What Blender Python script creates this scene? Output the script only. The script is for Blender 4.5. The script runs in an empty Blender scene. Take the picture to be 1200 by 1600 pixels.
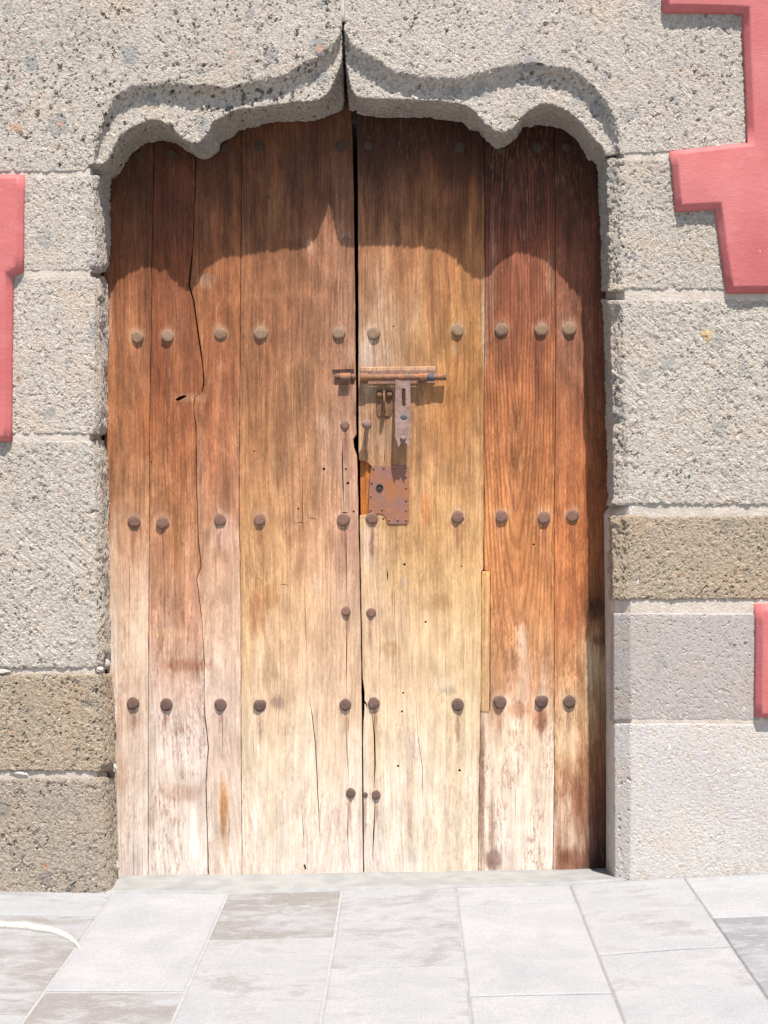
import bpy, bmesh, math, random
import numpy as np
from mathutils import Vector, Matrix, noise
from mathutils.geometry import delaunay_2d_cdt

random.seed(7)
SC = bpy.context.scene
COL = SC.collection

# ------------------------------------------------------------------ camera
F_PX, S = 1665.0, 0.0022          # focal length in photo pixels, metres per pixel on the wall face
ZC = F_PX * S                     # camera distance from the wall face
VPU, VPV, RHO = 638.0, 747.0, 0.009
CAMH = (1384 - VPV) * S
cam_d = bpy.data.cameras.new('camera')
cam = bpy.data.objects.new('camera', cam_d)
COL.objects.link(cam)
cam.location = (0, -ZC, CAMH)
cam.rotation_euler = (math.pi / 2, RHO, 0)
cam_d.sensor_fit = 'VERTICAL'
cam_d.sensor_height = 36.0
cam_d.sensor_width = 27.0
cam_d.lens = 36.0 * F_PX / 1600.0
cam_d.shift_x = -(VPU - 600) / 1600.0
cam_d.shift_y = -(800 - VPV) / 1600.0
cam_d.clip_end = 2000
cam_d.clip_start = 0.05
SC.camera = cam

# ------------------------------------------------------------------ light
SUN_DIR = Vector((0.34, -1.0, 2.35)).normalized()      # towards the sun
elev = math.asin(SUN_DIR.z)
azim = math.atan2(SUN_DIR.x, SUN_DIR.y)
w = bpy.data.worlds.new('World')
SC.world = w
w.use_nodes = True
nt = w.node_tree
bg = nt.nodes['Background']
sky = nt.nodes.new('ShaderNodeTexSky')
sky.sky_type = 'NISHITA'
sky.sun_disc = False
sky.sun_elevation = elev
sky.sun_rotation = azim
nt.links.new(sky.outputs[0], bg.inputs[0])
bg.inputs[1].default_value = 0.09
sd = bpy.data.lights.new('sun', 'SUN')
sd.energy = 4.5
sd.angle = math.radians(0.5)
sd.color = (1.0, 0.955, 0.89)
sun = bpy.data.objects.new('sun', sd)
COL.objects.link(sun)
sun.location = (2, -5, 8)
sun.rotation_euler = SUN_DIR.to_track_quat('Z', 'Y').to_euler()
SC.view_settings.view_transform = 'Standard'
SC.view_settings.look = 'None'
SC.view_settings.gamma = 1.0
SC.view_settings.exposure = 1.15
SC.cycles.max_bounces = 8

# ------------------------------------------------------------------ helpers
CH = 0.045         # depth of the chamfer on the stone edge
CA = 0.031         # depth of the hollow moulding under the arch
YB = 0.222         # back of the stones
YD = 0.228         # face of the door


def W(u, v, y=0.0):
    """photo pixel on the vertical plane at depth y -> world point"""
    a, b = u - VPU, v - VPV
    k = S * (1 + y / ZC)
    return Vector(((a - RHO * b) * k, y, CAMH - (b + RHO * a) * k))


def lin(c):
    return tuple(((x / 255) / 12.92 if x / 255 <= 0.04045 else ((x / 255 + 0.055) / 1.055) ** 2.4) for x in c)


def tag(o, label=None, cat=None, group=None, kind=None):
    if label: o['label'] = label
    if cat: o['category'] = cat
    if group: o['group'] = group
    if kind: o['kind'] = kind
    return o


def empty(name, loc):
    o = bpy.data.objects.new(name, None)
    o.empty_display_size = 0.1
    o.location = loc
    COL.objects.link(o)
    return o


def origin(parent):
    v = Vector((0, 0, 0))
    while parent is not None:
        v += parent.location
        parent = parent.parent
    return v


def link_mesh(name, me, mat, parent=None, smooth=True):
    o = bpy.data.objects.new(name, me)
    if mat is not None:
        me.materials.append(mat)
    if smooth:
        for p in me.polygons:
            p.use_smooth = True
    if parent is not None:
        me.transform(Matrix.Translation(-origin(parent)))
        o.parent = parent
    COL.objects.link(o)
    return o


def from_bm(name, bm, mat, parent=None, smooth=True, recalc=True):
    if recalc:
        bmesh.ops.recalc_face_normals(bm, faces=bm.faces[:])
    me = bpy.data.meshes.new(name)
    bm.to_mesh(me)
    bm.free()
    return link_mesh(name, me, mat, parent, smooth)


def loft(bm, secs):
    rows = [[bm.verts.new(p) for p in s] for s in secs]
    n = len(rows[0])
    for a, b in zip(rows[:-1], rows[1:]):
        for i in range(n):
            j = (i + 1) % n
            try:
                bm.faces.new((a[i], a[j], b[j], b[i]))
            except ValueError:
                pass
    bm.faces.new(list(reversed(rows[0])))
    bm.faces.new(rows[-1])


def tube(bm, pts, r, seg=10, cap=True):
    """round bar along points"""
    pts = [Vector(p) for p in pts]
    rows = []
    up = Vector((0.13, 0.31, 0.94)).normalized()
    for i, p in enumerate(pts):
        t = (pts[min(i + 1, len(pts) - 1)] - pts[max(i - 1, 0)]).normalized()
        a = t.cross(up)
        if a.length < 1e-3: a = t.cross(Vector((1, 0, 0)))
        a.normalize()
        b = t.cross(a).normalized()
        rr = r[i] if isinstance(r, (list, tuple)) else r
        rows.append([bm.verts.new(p + (a * math.cos(2 * math.pi * k / seg) + b * math.sin(2 * math.pi * k / seg)) * rr) for k in range(seg)])
    for A, B in zip(rows[:-1], rows[1:]):
        for k in range(seg):
            bm.faces.new((A[k], A[(k + 1) % seg], B[(k + 1) % seg], B[k]))
    if cap:
        bm.faces.new(list(reversed(rows[0])))
        bm.faces.new(rows[-1])


def lathe_y(bm, prof, c, seg=16, jit=0.0, rnd=None):
    """profile of (radius, distance towards the viewer) turned about an axis along y"""
    rows = []
    c = Vector(c)
    ang = [(rnd.random() - .5) * jit * 2 if rnd else 0 for k in range(seg)]
    for (r, d) in prof:
        rows.append([bm.verts.new(c + Vector((math.cos(2 * math.pi * k / seg) * r * (1 + ang[k]), -d, math.sin(2 * math.pi * k / seg) * r * (1 + ang[k])))) for k in range(seg)])
    for A, B in zip(rows[:-1], rows[1:]):
        for k in range(seg):
            bm.faces.new((A[k], A[(k + 1) % seg], B[(k + 1) % seg], B[k]))
    bm.faces.new(rows[-1])
    return rows


def box(bm, x0, x1, y0, y1, z0, z1):
    v = [bm.verts.new((x, y, z)) for x in (x0, x1) for y in (y0, y1) for z in (z0, z1)]
    for f in ((0, 1, 3, 2), (4, 6, 7, 5), (0, 4, 5, 1), (2, 3, 7, 6), (0, 2, 6, 4), (1, 5, 7, 3)):
        bm.faces.new([v[i] for i in f])


def interp(tab, x):
    if x <= tab[0][0]: return tab[0][1:]
    for a, b in zip(tab[:-1], tab[1:]):
        if x <= b[0]:
            t = (x - a[0]) / max(b[0] - a[0], 1e-9)
            return tuple(p + (q - p) * t for p, q in zip(a[1:], b[1:]))
    return tab[-1][1:]


def pip(px, pz, poly):
    """vectorised point in polygon"""
    inside = np.zeros(len(px), bool)
    n = len(poly)
    for i in range(n):
        x0, z0 = poly[i]; x1, z1 = poly[(i + 1) % n]
        if z0 == z1: continue
        c = ((z0 > pz) != (z1 > pz)) & (px < (x1 - x0) * (pz - z0) / (z1 - z0) + x0)
        inside ^= c
    return inside


# ------------------------------------------------------------------ shader helpers
class NT:
    def __init__(self, name):
        self.m = bpy.data.materials.new(name)
        self.m.use_nodes = True
        self.t = self.m.node_tree
        self.b = self.t.nodes['Principled BSDF']
        self.out = self.t.nodes['Material Output']
        self.b.inputs['Specular IOR Level'].default_value = 0.25

    def n(self, typ, **kw):
        nd = self.t.nodes.new(typ)
        for k, v in kw.items():
            setattr(nd, k, v)
        return nd

    def l(self, a, b):
        self.t.links.new(a, b)

    def put(self, sock, v):
        if hasattr(v, 'is_output') or isinstance(v, bpy.types.NodeSocket):
            self.l(v, sock)
        else:
            if sock.type == 'RGBA' and len(v) == 3: v = (*v, 1)
            sock.default_value = v

    def coord(self, scale=(1, 1, 1), rot=(0, 0, 0), src=None, loc=(0, 0, 0)):
        if src is None:
            if not hasattr(self, 'tc'): self.tc = self.n('ShaderNodeTexCoord')
            src = self.tc.outputs['Object']
        mp = self.n('ShaderNodeMapping')
        mp.inputs['Scale'].default_value = scale
        mp.inputs['Rotation'].default_value = rot
        mp.inputs['Location'].default_value = loc
        self.l(src, mp.inputs[0])
        return mp.outputs[0]

    def noise(self, vec, scale=1.0, detail=4, rough=0.55, dist=0.0):
        nd = self.n('ShaderNodeTexNoise')
        nd.inputs['Scale'].default_value = scale
        nd.inputs['Detail'].default_value = detail
        nd.inputs['Roughness'].default_value = rough
        nd.inputs['Distortion'].default_value = dist
        self.l(vec, nd.inputs['Vector'])
        return nd.outputs[0]

    def voro(self, vec, scale, feature='F1', rnd=1.0):
        nd = self.n('ShaderNodeTexVoronoi', feature=feature)
        nd.inputs['Scale'].default_value = scale
        nd.inputs['Randomness'].default_value = rnd
        self.l(vec, nd.inputs['Vector'])
        return nd

    def ramp(self, fac, a, b, lo=0.0, hi=1.0, smooth=True):
        nd = self.n('ShaderNodeMapRange')
        nd.interpolation_type = 'SMOOTHSTEP' if smooth else 'LINEAR'
        nd.inputs['From Min'].default_value = a
        nd.inputs['From Max'].default_value = b
        nd.inputs['To Min'].default_value = lo
        nd.inputs['To Max'].default_value = hi
        self.l(fac, nd.inputs['Value'])
        return nd.outputs[0]

    def math(self, op, a, b=None, c=None):
        nd = self.n('ShaderNodeMath', operation=op)
        self.put(nd.inputs[0], a)
        if b is not None: self.put(nd.inputs[1], b)
        if c is not None: self.put(nd.inputs[2], c)
        return nd.outputs[0]

    def mix(self, fac, a, b, mode='MIX'):
        nd = self.n('ShaderNodeMix', data_type='RGBA', blend_type=mode)
        self.put(nd.inputs[0], fac)
        self.put(nd.inputs[6], a)
        self.put(nd.inputs[7], b)
        return nd.outputs[2]

    def attr(self, name):
        return self.n('ShaderNodeAttribute', attribute_name=name)

    def bump(self, h, dist=0.002, strength=1.0):
        nd = self.n('ShaderNodeBump')
        nd.inputs['Distance'].default_value = dist
        nd.inputs['Strength'].default_value = strength
        self.l(h, nd.inputs['Height'])
        self.l(nd.outputs[0], self.b.inputs['Normal'])

    def fin(self, col=None, rough=0.9, metal=None):
        if col is not None: self.put(self.b.inputs['Base Color'], col)
        self.put(self.b.inputs['Roughness'], rough)
        if metal is not None: self.put(self.b.inputs['Metallic'], metal)
        return self.m


def stone_material(name, tint, dark, amp=1.0, pit=1.0, chisel=1.0, clast=1.0, seed=0.0, fine=1.0):
    k = NT(name)
    c = k.coord(loc=(seed, seed * .7, seed * 1.3))
    warp = k.n('ShaderNodeTexNoise')
    warp.inputs['Scale'].default_value = 30
    warp.inputs['Detail'].default_value = 3
    k.l(c, warp.inputs['Vector'])
    wv = k.n('ShaderNodeVectorMath', operation='MULTIPLY_ADD')
    wv.inputs[1].default_value = (0.007, 0.007, 0.007)
    k.l(warp.outputs['Color'], wv.inputs[0])
    k.l(c, wv.inputs[2])
    cw = wv.outputs[0]
    big = k.noise(c, 7, 3)
    mid = k.noise(c, 50, 4, .6)
    grain = k.noise(cw, 95, 6, .72)
    fin = k.noise(c, 420, 3, .6)
    # holes of the tuff
    pn = k.noise(cw, 46, 2, .5)
    pmask = k.noise(c, 5, 2)
    pits = k.math('MULTIPLY', k.ramp(pn, .60, .69), k.ramp(pmask, .38, .62, .25, 1.0))
    pv = k.voro(cw, 62)
    p2 = k.math('MULTIPLY', k.ramp(pv.outputs['Distance'], .12, .30, 1, 0), k.ramp(k.noise(c, 9, 2), .40, .58))
    w3 = k.n('ShaderNodeTexNoise')
    w3.inputs['Scale'].default_value = 26
    w3.inputs['Detail'].default_value = 3
    k.l(c, w3.inputs['Vector'])
    w4 = k.n('ShaderNodeVectorMath', operation='MULTIPLY_ADD')
    w4.inputs[1].default_value = (.06, .06, .06)
    k.l(w3.outputs['Color'], w4.inputs[0])
    k.l(c, w4.inputs[2])
    hv = k.voro(w4.outputs[0], 16)
    hs = k.n('ShaderNodeSeparateColor')
    k.l(hv.outputs['Color'], hs.inputs[0])
    hole = k.math('MULTIPLY', k.math('GREATER_THAN', hs.outputs[0], .80), k.ramp(k.math('ADD', hv.outputs['Distance'], k.math('MULTIPLY', hs.outputs[1], .10)), .12, .24, 1, 0))
    pits = k.math('MAXIMUM', pits, hole)
    # slanting tool marks
    cr = k.coord(scale=(1, 1, 1), rot=(0, math.radians(-42), 0), src=cw)
    cs = k.coord(scale=(9, 9, 75), src=cr)
    tool = k.noise(cs, 1.0, 3, .5)
    tmask = k.ramp(k.noise(c, 4, 2), .40, .62)
    toolh = k.math('MULTIPLY', k.math('SUBTRACT', tool, .5), k.math('MULTIPLY', tmask, 0.010 * chisel))
    h = k.math('MULTIPLY', k.math('SUBTRACT', big, .5), 0.010 * amp)
    h = k.math('ADD', h, k.math('MULTIPLY', k.math('SUBTRACT', mid, .5), 0.012 * amp))
    h = k.math('ADD', h, k.math('MULTIPLY', k.math('SUBTRACT', grain, .5), 0.0155 * fine))
    h = k.math('ADD', h, k.math('MULTIPLY', k.math('SUBTRACT', fin, .5), 0.0025 * fine))
    h = k.math('ADD', h, toolh)
    h = k.math('SUBTRACT', h, k.math('MULTIPLY', pits, 0.012 * pit))
    h = k.math('SUBTRACT', h, k.math('MULTIPLY', p2, 0.007 * pit))
    ds = k.n('ShaderNodeDisplacement')
    ds.inputs['Midlevel'].default_value = 0.0
    ds.inputs['Scale'].default_value = 1.0
    k.l(h, ds.inputs['Height'])
    k.l(ds.outputs[0], k.out.inputs['Displacement'])
    k.m.displacement_method = 'BOTH'
    # colour
    col = k.mix(k.ramp(grain, .28, .60), dark, tint)
    lt = tuple(min(1, t * 1.22) for t in tint)
    col = k.mix(k.math('MULTIPLY', k.ramp(mid, .5, .75), .55), col, lt)
    warm = (tint[0] * 1.02, tint[1] * .88, tint[2] * .74)
    col = k.mix(k.math('MULTIPLY', k.ramp(k.noise(c, 6, 4), .50, .70), .35), col, warm)
    col = k.mix(k.math('MULTIPLY', k.math('MAXIMUM', pits, p2), .45 * pit), col, tuple(x * .55 for x in dark))      # holes coloured darker
    col = k.mix(k.math('MULTIPLY', k.ramp(k.noise(c, 2.2, 4, .6), .46, .66), .35), col, k.mix(1.0, col, (.80, .81, .84), 'MULTIPLY'))
    # bits of other rock in the tuff
    wc = k.n('ShaderNodeTexNoise')
    wc.inputs['Scale'].default_value = 16
    wc.inputs['Detail'].default_value = 4
    k.l(c, wc.inputs['Vector'])
    w2 = k.n('ShaderNodeVectorMath', operation='MULTIPLY_ADD')
    w2.inputs[1].default_value = (.085, .085, .085)
    k.l(wc.outputs['Color'], w2.inputs[0])
    k.l(c, w2.inputs[2])
    vc = k.voro(w2.outputs[0], 12)
    sep = k.n('ShaderNodeSeparateColor')
    k.l(vc.outputs['Color'], sep.inputs[0])
    edge = k.ramp(k.math('SUBTRACT', vc.outputs['Distance'], k.math('MULTIPLY', sep.outputs[2], .22)), .20, .27, 1, 0)
    grey = k.math('MULTIPLY', k.math('GREATER_THAN', sep.outputs[0], .76), edge)
    pink = k.math('MULTIPLY', k.math('GREATER_THAN', sep.outputs[1], .93), k.ramp(vc.outputs['Distance'], .16, .21, 1, 0))
    gcol = (tint[0] * .68, tint[1] * .72, tint[2] * .78)
    col = k.mix(k.math('MULTIPLY', grey, .72 * clast), col, k.mix(k.ramp(grain, .3, .7), tuple(x * .8 for x in gcol), gcol))
    col = k.mix(k.math('MULTIPLY', pink, .55 * clast), col, (tint[0] * .95, tint[1] * .58, tint[2] * .42))
    vs = k.voro(w2.outputs[0], 44)
    sp2 = k.n('ShaderNodeSeparateColor')
    k.l(vs.outputs['Color'], sp2.inputs[0])
    sm = k.math('MULTIPLY', k.math('GREATER_THAN', sp2.outputs[2], .90), k.ramp(vs.outputs['Distance'], .25, .35, 1, 0))
    col = k.mix(k.math('MULTIPLY', sm, .5 * clast), col, (tint[0] * .8, tint[1] * .55, tint[2] * .42))
    return k.fin(col, .95)


def simple_rough(name, a, b, scale=20, bump=0.002, rough=.95, bscale=120):
    k = NT(name)
    c = k.coord()
    col = k.mix(k.ramp(k.noise(c, scale, 5), .35, .68), a, b)
    k.bump(k.noise(c, bscale, 6, .65), bump)
    return k.fin(col, rough)


ST_GREY = stone_material('tuff_grey', (.42, .378, .323), (.20, .176, .146), seed=0)
ST_PINK = stone_material('tuff_pale', (.448, .40, .348), (.222, .195, .164), seed=3.1, pit=.9)
ST_TOOLED = stone_material('tuff_tooled', (.432, .39, .335), (.208, .184, .153), seed=17.3, chisel=1.5, pit=.8, fine=.85)
ST_LINTEL = stone_material('tuff_lintel', (.437, .392, .338), (.205, .18, .15), seed=23.9, pit=1.35, chisel=.6, clast=1.2)
ST_TAN = stone_material('tuff_tan', (.36, .29, .215), (.155, .122, .085), seed=5.7, amp=1.25, pit=1.2)
ST_DARK = stone_material('tuff_dark', (.355, .30, .24), (.16, .132, .10), seed=8.2, amp=1.1, clast=1.2)
ST_SMOOTH = stone_material('dressed_grey', (.335, .30, .275), (.24, .212, .195), amp=.10, pit=.4, chisel=.1, clast=.4, seed=11, fine=.27)
ST_SMOOTH2 = stone_material('dressed_pale', (.455, .42, .39), (.345, .315, .29), amp=.10, pit=.5, chisel=.1, clast=.1, seed=14, fine=.27)
MORTAR = simple_rough('lime_mortar', (.385, .33, .275), (.47, .41, .35), 22, .004)
CONCRETE = simple_rough('concrete', (.205, .204, .20), (.25, .248, .242), 14, .0015, bscale=200)
PLASTER_IN = simple_rough('inner_plaster', (.3, .28, .25), (.35, .33, .3), 5)


def red_paint():
    k = NT('red_wall_paint')
    c = k.coord()
    n1 = k.noise(c, 3, 4)
    col = k.mix(k.ramp(n1, .3, .7), (.36, .086, .085), (.43, .132, .127))
    col = k.mix(k.math('MULTIPLY', k.ramp(k.noise(c, 14, 6, .7), .5, .75), .35), col, (.49, .19, .18))
    chips = k.math('MULTIPLY', k.ramp(k.noise(c, 75, 2), .735, .75), k.ramp(k.noise(c, 3.3, 2), .45, .6))
    col = k.mix(k.math('MULTIPLY', chips, .7), col, (.6, .45, .42))
    cs = k.coord(scale=(1, 1, .6))
    h = k.math('ADD', k.math('MULTIPLY', k.noise(cs, 28, 5, .6), 1.0), k.math('MULTIPLY', k.noise(c, 150, 4), .35))
    wr = k.math('MULTIPLY', k.ramp(k.noise(k.coord(scale=(1, 1, 2.2)), 20, 3, .6, 1.5), .45, .7), .18)
    h = k.math('ADD', h, wr)
    k.bump(h, .0022, .7)
    return k.fin(col, .7)


RED = red_paint()


def wood_material():
    k = NT('weathered_wood')
    a = k.attr('tone')
    ex = k.attr('trait')                     # r: flaking, g: ring strength, b: seed
    gr = k.attr('grain')
    sep = k.n('ShaderNodeSeparateColor')
    k.l(ex.outputs['Color'], sep.inputs[0])
    flake, ring, seed = sep.outputs[0], sep.outputs[1], sep.outputs[2]
    off = k.n('ShaderNodeCombineXYZ')
    k.l(k.math('MULTIPLY', seed, 37.0), off.inputs[0])
    k.l(k.math('MULTIPLY', seed, 11.0), off.inputs[2])
    if not hasattr(k, 'tc'): k.tc = k.n('ShaderNodeTexCoord')
    add = k.n('ShaderNodeVectorMath', operation='ADD')
    k.l(k.tc.outputs['Object'], add.inputs[0])
    k.l(off.outputs[0], add.inputs[1])
    src = add.outputs[0]
    wob = k.noise(k.coord(scale=(3, 3, 1.2), src=src), 1.0, 3)
    # fibres run up the plank and wander a little
    sx = k.n('ShaderNodeSeparateXYZ')
    k.l(src, sx.inputs[0])
    xx = k.math('ADD', sx.outputs[0], k.math('MULTIPLY', k.math('SUBTRACT', wob, .5), .05))
    cb = k.n('ShaderNodeCombineXYZ')
    k.l(xx, cb.inputs[0]); k.l(sx.outputs[1], cb.inputs[1]); k.l(sx.outputs[2], cb.inputs[2])
    sv = cb.outputs[0]
    broad = k.noise(k.coord(scale=(26, 10, 1.3), src=sv), 1, 4, .6)
    fibre = k.noise(k.coord(scale=(150, 10, 3.2), src=sv), 1, 6, .62)
    hair = k.noise(k.coord(scale=(520, 10, 9), src=sv), 1, 3, .6)
    blot = k.noise(k.coord(scale=(11, 5, 6), src=src), 1, 5, .62, .4)
    # growth rings cut through by the face of the plank
    sg = k.n('ShaderNodeSeparateXYZ')
    k.l(gr.outputs['Vector'], sg.inputs[0])
    gx = k.math('ADD', sg.outputs[0], k.math('MULTIPLY', k.math('SUBTRACT', wob, .5), .045))
    gz = k.math('MULTIPLY', sg.outputs[2], .075)
    rad = k.math('SQRT', k.math('ADD', k.math('MULTIPLY', gx, gx), k.math('ADD', k.math('MULTIPLY', gz, gz), .0001)))
    rad = k.math('ADD', rad, k.math('MULTIPLY', k.math('SUBTRACT', broad, .5), .006))
    rg = k.math('SINE', k.math('MULTIPLY', rad, 620.0))
    rg = k.ramp(rg, -.2, 1.0)
    base = a.outputs['Color']
    lum = k.n('ShaderNodeRGBToBW')
    k.l(base, lum.inputs[0])
    soft = k.ramp(lum.outputs[0], .10, .50, 1.0, .5)         # bare bleached wood is more even than varnished wood
    col = k.mix(soft, base, k.mix(1.0, base, k.mix(k.ramp(broad, .3, .7), (.73, .71, .69), (1.16, 1.16, 1.16)), 'MULTIPLY'))
    col = k.mix(soft, col, k.mix(1.0, col, k.mix(k.ramp(blot, .32, .7), (.76, .75, .74), (1.18, 1.20, 1.23)), 'MULTIPLY'))
    col = k.mix(soft, col, k.mix(1.0, col, k.mix(k.ramp(fibre, .34, .64), (.71, .685, .66), (1.14, 1.15, 1.16)), 'MULTIPLY'))
    mott = k.noise(k.coord(scale=(34, 10, 9), src=src, loc=(2, 0, 8)), 1, 6, .68, .8)
    col = k.mix(soft, col, k.mix(1.0, col, k.mix(k.ramp(mott, .36, .64), (.82, .795, .77), (1.11, 1.12, 1.13)), 'MULTIPLY'))
    speck = k.noise(k.coord(scale=(330, 10, 60), src=sv), 1, 5, .7)
    col = k.mix(soft, col, k.mix(1.0, col, k.mix(k.ramp(speck, .36, .62), (.78, .76, .74), (1.12, 1.13, 1.14)), 'MULTIPLY'))
    col = k.mix(k.math('MULTIPLY', rg, k.math('MULTIPLY', ring, .62)), col,
                k.mix(1.0, col, (.52, .45, .41), 'MULTIPLY'))
    # flakes of the old varnish, and bare scuffed wood
    fn = k.noise(k.coord(scale=(120, 10, 24), src=sv), 1, 6, .75)
    fm = k.noise(k.coord(scale=(8, 5, 3.2), src=src), 1, 4, .6)
    fl = k.math('MULTIPLY', k.ramp(fn, .52, .57), k.math('MULTIPLY', k.ramp(fm, .42, .58), flake))
    col = k.mix(k.math('MULTIPLY', fl, .72), col, k.mix(.6, k.mix(1.0, col, (.62, .42, .30), 'MULTIPLY'), (.245, .10, .045)))
    pn = k.noise(k.coord(scale=(95, 10, 11), src=sv, loc=(5, 0, 2)), 1, 6, .72)
    pm = k.noise(k.coord(scale=(7, 5, 2.4), src=src, loc=(9, 0, 4)), 1, 4, .6)
    ps = k.math('MULTIPLY', k.ramp(pn, .55, .61), k.ramp(pm, .46, .60))
    col = k.mix(k.math('MULTIPLY', ps, k.math('MULTIPLY', flake, .6)), col, k.mix(.72, (.46, .35, .26), base))
    # fine drying checks
    ck = k.noise(k.coord(scale=(190, 10, 2.0), src=sv, loc=(3, 0, 7)), 1, 2, .5)
    cm = k.noise(k.coord(scale=(12, 5, 2.0), src=src, loc=(1, 0, 5)), 1, 3)
    chk = k.math('MULTIPLY', k.ramp(ck, .665, .70), k.ramp(cm, .5, .62))
    h = k.math('ADD', k.math('MULTIPLY', fibre, .55), k.math('MULTIPLY', hair, .25))
    h = k.math('ADD', h, k.math('MULTIPLY', broad, .7))
    h = k.math('SUBTRACT', h, k.math('MULTIPLY', k.math('MULTIPLY', rg, ring), .35))
    h = k.math('SUBTRACT', h, k.math('MULTIPLY', chk, .9))
    h = k.math('ADD', h, k.math('MULTIPLY', fl, .18))
    col = k.mix(k.math('MULTIPLY', chk, .55), col, k.mix(1.0, col, (.35, .28, .24), 'MULTIPLY'))
    k.bump(h, .0028, .9)
    return k.fin(col, .72)


WOOD = wood_material()


def rust(name, a, b, c3, metal=.25, scale=55, bump=.0018):
    k = NT(name)
    c = k.coord()
    n = k.noise(c, scale, 5, .65)
    n2 = k.noise(c, scale * 4, 4, .6)
    col = k.mix(k.ramp(n, .35, .62), a, b)
    col = k.mix(k.math('MULTIPLY', k.ramp(n2, .55, .7), .7), col, c3)
    k.bump(k.math('ADD', n2, k.math('MULTIPLY', n, .6)), bump)
    return k.fin(col, .75, metal)


IRON_TAN = rust('dusty_iron', (.25, .15, .09), (.34, .225, .145), (.14, .07, .045), .1, 70, .003)
IRON_RUST = rust('rusty_iron', (.20, .10, .07), (.29, .165, .125), (.10, .05, .04), .15, 70, .003)
IRON_DARK = rust('dark_iron', (.14, .08, .062), (.215, .135, .11), (.075, .045, .038), .2, 70, .003)
IRON_PLATE = rust('plate_iron', (.27, .105, .045), (.21, .105, .085), (.33, .14, .05), .15, 14, .0008)
IRON_BOLT = rust('bolt_iron', (.27, .105, .045), (.14, .085, .06), (.38, .17, .065), .2, 46)
IRON_OLIVE = rust('staple_iron', (.12, .062, .032), (.20, .105, .055), (.07, .035, .022), .2, 45)
IRON_HASP = rust('hasp_iron', (.17, .10, .082), (.235, .155, .13), (.12, .06, .042), .15, 30)
IRON_SHADED = rust('shaded_iron', (.055, .035, .025), (.085, .055, .04), (.03, .02, .016), .1)  # top row of studs: shade under the arch put into the iron colour
BLACK = rust('black_iron', (.02, .02, .02), (.05, .05, .045), (.03, .025, .02), .5)
BLUE = rust('blue_paint_trace', (.05, .06, .078), (.085, .085, .095), (.12, .08, .06), 0)
LIME = simple_rough('white_lime', (.56, .53, .46), (.70, .68, .60), 30, .003)
LIME_CHIP = simple_rough('lime_crumb', (.36, .33, .29), (.47, .43, .38), 60, .004)

# ------------------------------------------------------------------ ground
GZ = [(-3, -.004), (-1.4, -.004), (-1.03, -.014), (-.635, -.018), (-.25, -.011), (.16, -.004), (.545, .001), (.77, .017), (1.25, .034), (2.2, .045), (5, .05)]


def gz(x):
    return interp(GZ, x)[0]


def slab_material():
    k = NT('paving_slab')
    at = k.attr('slab')                       # r dirt, g brownness, b seed
    sep = k.n('ShaderNodeSeparateColor')
    k.l(at.outputs['Color'], sep.inputs[0])
    c0 = k.n('ShaderNodeTexCoord').outputs['Object']
    off = k.n('ShaderNodeCombineXYZ')
    k.l(k.math('MULTIPLY', sep.outputs[2], 23.0), off.inputs[0])
    k.l(k.math('MULTIPLY', sep.outputs[2], 41.0), off.inputs[1])
    ad = k.n('ShaderNodeVectorMath', operation='ADD')
    k.l(c0, ad.inputs[0]); k.l(off.outputs[0], ad.inputs[1])
    src = ad.outputs[0]
    cloud = k.noise(k.coord(scale=(4, 5.5, 4), src=src), 1, 6, .62, .4)
    streak = k.noise(k.coord(scale=(9, 26, 9), rot=(0, 0, .25), src=src), 1, 5, .65, .6)
    grain = k.noise(k.coord(src=src), 160, 4, .6)
    spot = k.noise(k.coord(src=src), 38, 4, .7)
    clean = k.mix(k.ramp(cloud, .3, .7), (.232, .233, .238), (.276, .275, .276))
    dirtc = k.mix(sep.outputs[1], (.142, .141, .152), (.148, .131, .117))
    m = k.math('ADD', k.math('MULTIPLY', cloud, .6), k.math('MULTIPLY', streak, .4))
    thr = k.math('SUBTRACT', .66, k.math('MULTIPLY', sep.outputs[0], .30))
    mask = k.math('MULTIPLY', k.ramp(k.math('SUBTRACT', m, thr), -.04, .15), k.math('ADD', .35, k.math('MULTIPLY', sep.outputs[0], .55)))
    col = k.mix(mask, clean, dirtc)
    col = k.mix(1.0, col, k.mix(k.ramp(grain, .3, .7), (.90, .90, .90), (1.07, 1.07, 1.07)), 'MULTIPLY')
    fleck = k.math('MULTIPLY', k.ramp(k.noise(k.coord(scale=(16, 60, 30), rot=(0, 0, .3), src=src), 1, 5, .75), .56, .66), sep.outputs[0])
    col = k.mix(k.math('MULTIPLY', fleck, .7), col, (.30, .295, .29))
    dk = k.math('MULTIPLY', k.ramp(spot, .70, .74), .4)
    col = k.mix(dk, col, (.09, .085, .085))
    k.bump(k.math('ADD', k.math('MULTIPLY', grain, .5), k.math('MULTIPLY', streak, .6)), .003, .7)
    return k.fin(col, .85)


SLAB = slab_material()
def grout():
    k = NT('joint_grout')
    c = k.coord()
    x = k.n('ShaderNodeSeparateXYZ')
    k.l(c, x.inputs[0])
    n = k.noise(c, 11, 5, .65)
    f = k.ramp(k.math('ADD', x.outputs[0], k.math('MULTIPLY', k.math('SUBTRACT', n, .5), 1.4)), -.1, .5)
    n2 = k.noise(c, 60, 4)
    col = k.mix(f, k.mix(n2, (.20, .20, .195), (.31, .305, .30)), k.mix(n2, (.12, .117, .112), (.235, .23, .225)))
    k.bump(n2, .002)
    return k.fin(col, .95)


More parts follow.
